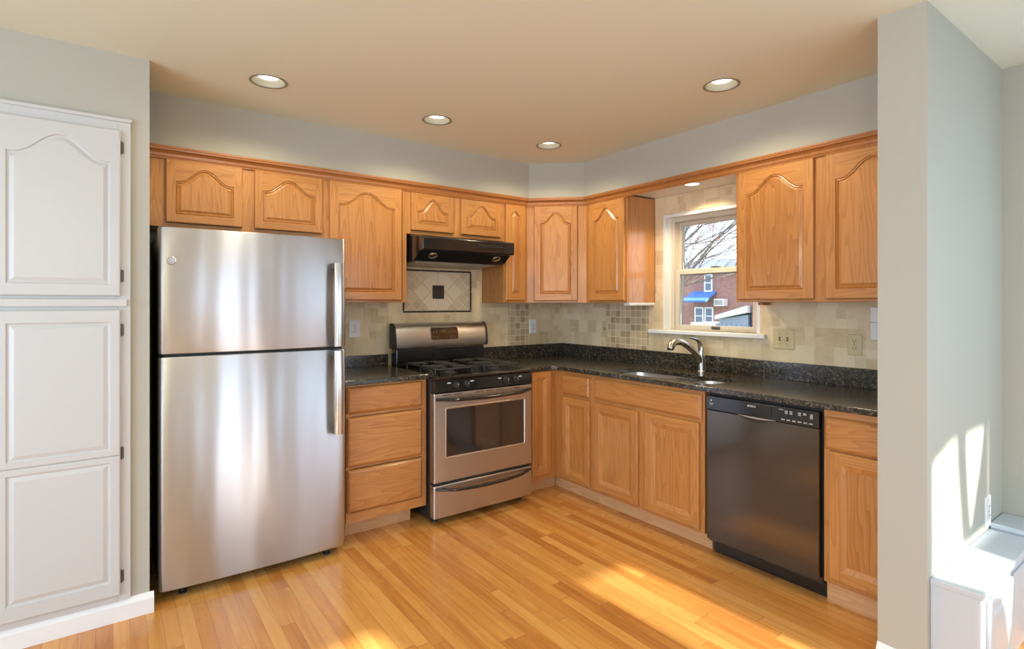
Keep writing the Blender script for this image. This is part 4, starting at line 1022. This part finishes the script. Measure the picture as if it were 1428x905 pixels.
# curtain panels, unseen, added and cut to shape the nook's sun patches
cu = thing('window_curtain', 'unseen cloth curtain panels hanging at the rear nook window', 'curtain', (0, 0, 0))
def gobo_panel(pts, name):
    MB().prism(pts, -1.235, -1.225, 'y').build(name, M['curtain'], cu)
rb = thing('sun_block_blind', 'unseen cloth blind added to block sun at an invented rear window', 'blind', (-1.2, -1.24, 0.05))  # added out of view to keep sun from entering beside the fill light
MB().box(-1.0, 1.0, 0.0, 0.004, 0.0, 1.96).build('cloth', M['curtain'], rb)
MB().lathe([(0.022, -1.01), (0.022, 1.01)], (0, 0.016, 1.975), 'x', 14).build('roller', M['white'], rb)
def rp(px, pz): return (px + 0.06 * 1.923, pz + 0.61 * 1.923)
gobo_panel([rp(2.660, 0.88), rp(2.675, 0.74), rp(2.695, 0.63), rp(2.735, 0.40), rp(2.85, 0.40), rp(2.815, 0.53), rp(2.782, 0.73), rp(2.775, 0.90)], 'center_gobo')
gobo_panel([rp(2.82, 0.40), rp(2.88, 0.52), rp(2.955, 0.66), rp(3.03, 0.86), rp(3.045, 0.97), rp(3.075, 0.97), rp(3.075, 0.40)], 'side_gobo')
def rf_(px, pz): return (px + 0.06 * 1.78, pz + 0.61 * 1.78)
gobo_panel([rf_(2.42, 0.0), rf_(2.47, 0.34), rf_(2.62, 0.30), rf_(2.70, 0.10), rf_(2.76, 0.36), rf_(2.80, 0.46), rf_(3.10, 0.46), rf_(3.10, 0.0)], 'lower_gobo')
gobo_panel([rp(2.30, 0.755), rp(2.686, 0.860), rp(2.768, 0.883), rp(3.045, 0.965), rp(3.20, 0.99), (3.24, 2.20), (2.40, 2.20)], 'top_gobo')

# ------------------------------------------------------------------ outside
struct(MB().box(3.6, 60, -30, 70, -2.7, -2.6).build('ground', M['grass']))
hs = thing('brick_house', 'red brick rowhouse with a grey roof seen across the yard through the window', 'house', (24, 12, -2.6))
MB().box(0, 6, -6, 12, 0, 5.78).build('wall', M['brick'], hs)
MB().prism([(-0.5, 5.72), (0.6, 6.22), (5.4, 6.22), (6.5, 5.72)], -6.3, 12.3, 'y').build('roof', M['shingle'], hs)
def hwin(ya, yb_, za, zb_):
    f = MB(); w = 0.07
    f.box(-0.06, 0, ya - w, ya, za - w, zb_ + w); f.box(-0.06, 0, yb_, yb_ + w, za - w, zb_ + w); f.box(-0.06, 0, ya, yb_, zb_, zb_ + w); f.box(-0.06, 0, ya, yb_, za - w, za)
    f.box(-0.05, 0, ya, yb_, (za + zb_) / 2 - 0.025, (za + zb_) / 2 + 0.025)
    o = f.build('window', M['snow_white'], hs); MB().box(-0.02, -0.001, ya, yb_, za, zb_).build('pane', M['pane_far'], o)
hwin(4.0, 4.32, 4.66, 5.40); hwin(3.95, 4.3, 3.0, 3.75); hwin(4.5, 4.88, 3.0, 3.75); hwin(1.4, 2.2, 4.5, 5.4); hwin(0.0, 0.8, 3.0, 3.8)
MB().prism([(-0.9, 4.15), (0, 4.62), (0, 4.50), (-0.86, 4.06)], 3.75, 5.15, 'y').build('awning', M['awning'], hs)
ac = thing('air_conditioner', 'white window air conditioner on the brick house', 'air conditioner', (24, 15.39, 1.27))
MB().box(-0.35, -0.001, -0.27, 0.27, 0, 0.36).build('housing', M['snow_white'], ac, 0.02)
MB().box(-0.36, -0.3505, -0.22, 0.22, 0.06, 0.30).build('grille', M['filter'], ac)
sh = thing('garden_shed', 'grey-blue shed with a white sloping roof outside the window', 'shed', (15, 9.0, -2.6))
MB().prism([(-0.2, 0), (0.75, 0), (0.75, 3.50), (-0.2, 3.66)], 0, 2.0, 'x').build('wall', M['siding'], sh)
MB().prism([(0.80, 3.505), (-0.24, 3.72), (-0.24, 3.92), (0.80, 3.62)], -0.15, 2.15, 'x').build('roof', M['snow_white'], sh)
m = MB()
for k in range(6): m.box(-0.02, 0, -0.15 + k * 0.16, -0.12 + k * 0.16, 0.1, 3.4)
m.build('battens', M['siding'], sh)
nb = thing('brick_garage', 'dark red brick garage wall beside the grey shed', 'garage', (15, 7.98, -2.6))
MB().box(0, 4, -3.2, 0.70, 0, 4.2).build('wall', M['brick2'], nb)
MB().box(-0.1, 4.1, -3.3, 0.72, 4.2, 4.32).build('coping', M['siding'], nb)
vt = thing('garden_canopy', 'white flat-topped canopy low beyond the window sill', 'canopy', (15, 10.32, -2.6))
MB().box(0, 1.2, -0.45, 0.45, 3.25, 3.38).build('roof', M['snow_white'], vt, 0.02)
for a in (0.05, 1.1):
    for b in (-0.4, 0.36): MB().box(a, a + 0.05, b, b + 0.05, 0, 3.2495).build('post', M['snow_white'], vt)

def branch(m, p, d, L_, r, depth, tips, rnd):
    pts_ = [p]; q = Vector(p); dv = Vector(d).normalized(); n = 5
    for i in range(n):
        dv = (dv + Vector((rnd.uniform(-.18, .18), rnd.uniform(-.18, .18), rnd.uniform(-.10, .16)))).normalized()
        q = q + dv * (L_ / n); pts_.append(tuple(q))
    m.tube(pts_, [r * (1 - 0.55 * i / n) for i in range(n + 1)], 6 if depth > 1 else 4)
    if depth == 0: tips.append(pts_[-1]); tips.append(pts_[3]); return
    for i in range(2, n + 1):
        for _ in range(2 if depth < 3 else 1):
            if rnd.random() < 0.92:
                a = (dv + Vector((rnd.uniform(-1, 1), rnd.uniform(-1, 1), rnd.uniform(-.45, .75))) * 0.9).normalized()
                branch(m, pts_[i], a, L_ * rnd.uniform(.5, .72), r * 0.42 * (1.1 - i * 0.06), depth - 1, tips, rnd)
def tree(label, loc, H_, r, limbs, seed, leaves=300, name='bare_tree'):
    rnd = random.Random(seed); t = thing(name, label, 'tree', loc)
    MB().tube([(0, 0, 0), (0.04, 0.03, H_ * 0.3), (-0.03, 0.05, H_ * 0.65), (0.05, 0.0, H_)], [r * 1.4, r, r * 0.9, r * 0.75], 10).build('trunk', M['bark'], t)
    m = MB(); tips = []
    for (z, d, L_, rr_) in limbs: branch(m, (0, 0, z), d, L_, rr_, 3, tips, rnd)
    o = m.build('branches', M['bark'], t); o['kind'] = 'stuff'
    lf = MB()
    for p in rnd.sample(tips, min(leaves, len(tips))):
        c = Vector(p); a = Vector((rnd.uniform(-1, 1), rnd.uniform(-1, 1), rnd.uniform(-1, 1))).normalized(); b = a.orthogonal().normalized(); s = rnd.uniform(0.025, 0.05)
        lf.add([c - a * s, c + b * s * 0.5, c + a * s, c - b * s * 0.5], [(0, 1, 2, 3)])
    o = lf.build('leaves', M['leaf'], t); o['kind'] = 'stuff'
    return t
tree('bare tree with a few dry red leaves, close outside the kitchen window', (10.5, 9.6, -2.6), 4.2, 0.16,
     [(2.9, (-0.1, -1, 0.42), 3.6, 0.05), (3.5, (0.1, -1, 0.40), 3.8, 0.036), (4.0, (0, -0.8, 0.75), 3.4, 0.05), (4.2, (-0.2, -0.5, 1.0), 3.0, 0.045), (4.2, (0.3, 0.6, 1), 3.0, 0.045), (3.4, (-0.4, -0.8, 0.25), 3.2, 0.04), (3.9, (0.2, -1, 0.15), 3.2, 0.036), (3.7, (-0.3, -1, 0.6), 3.4, 0.04), (4.1, (-0.4, -1, 0.35), 3.4, 0.04)], 5, 900)
tree('bare tree standing outside the rear windows behind the viewer', (4.3, -7.5, -2.6), 6.5, 0.15,
     [(5.4, (-1, 0.1, 0.25), 2.8, 0.06), (6.0, (-1, 0.2, 0.45), 2.8, 0.06), (6.5, (-0.9, -0.2, 0.8), 2.8, 0.06), (6.4, (0.4, 0.3, 1), 2.4, 0.06), (5.0, (-1, -0.1, 0.0), 2.6, 0.05)], 11, 500)
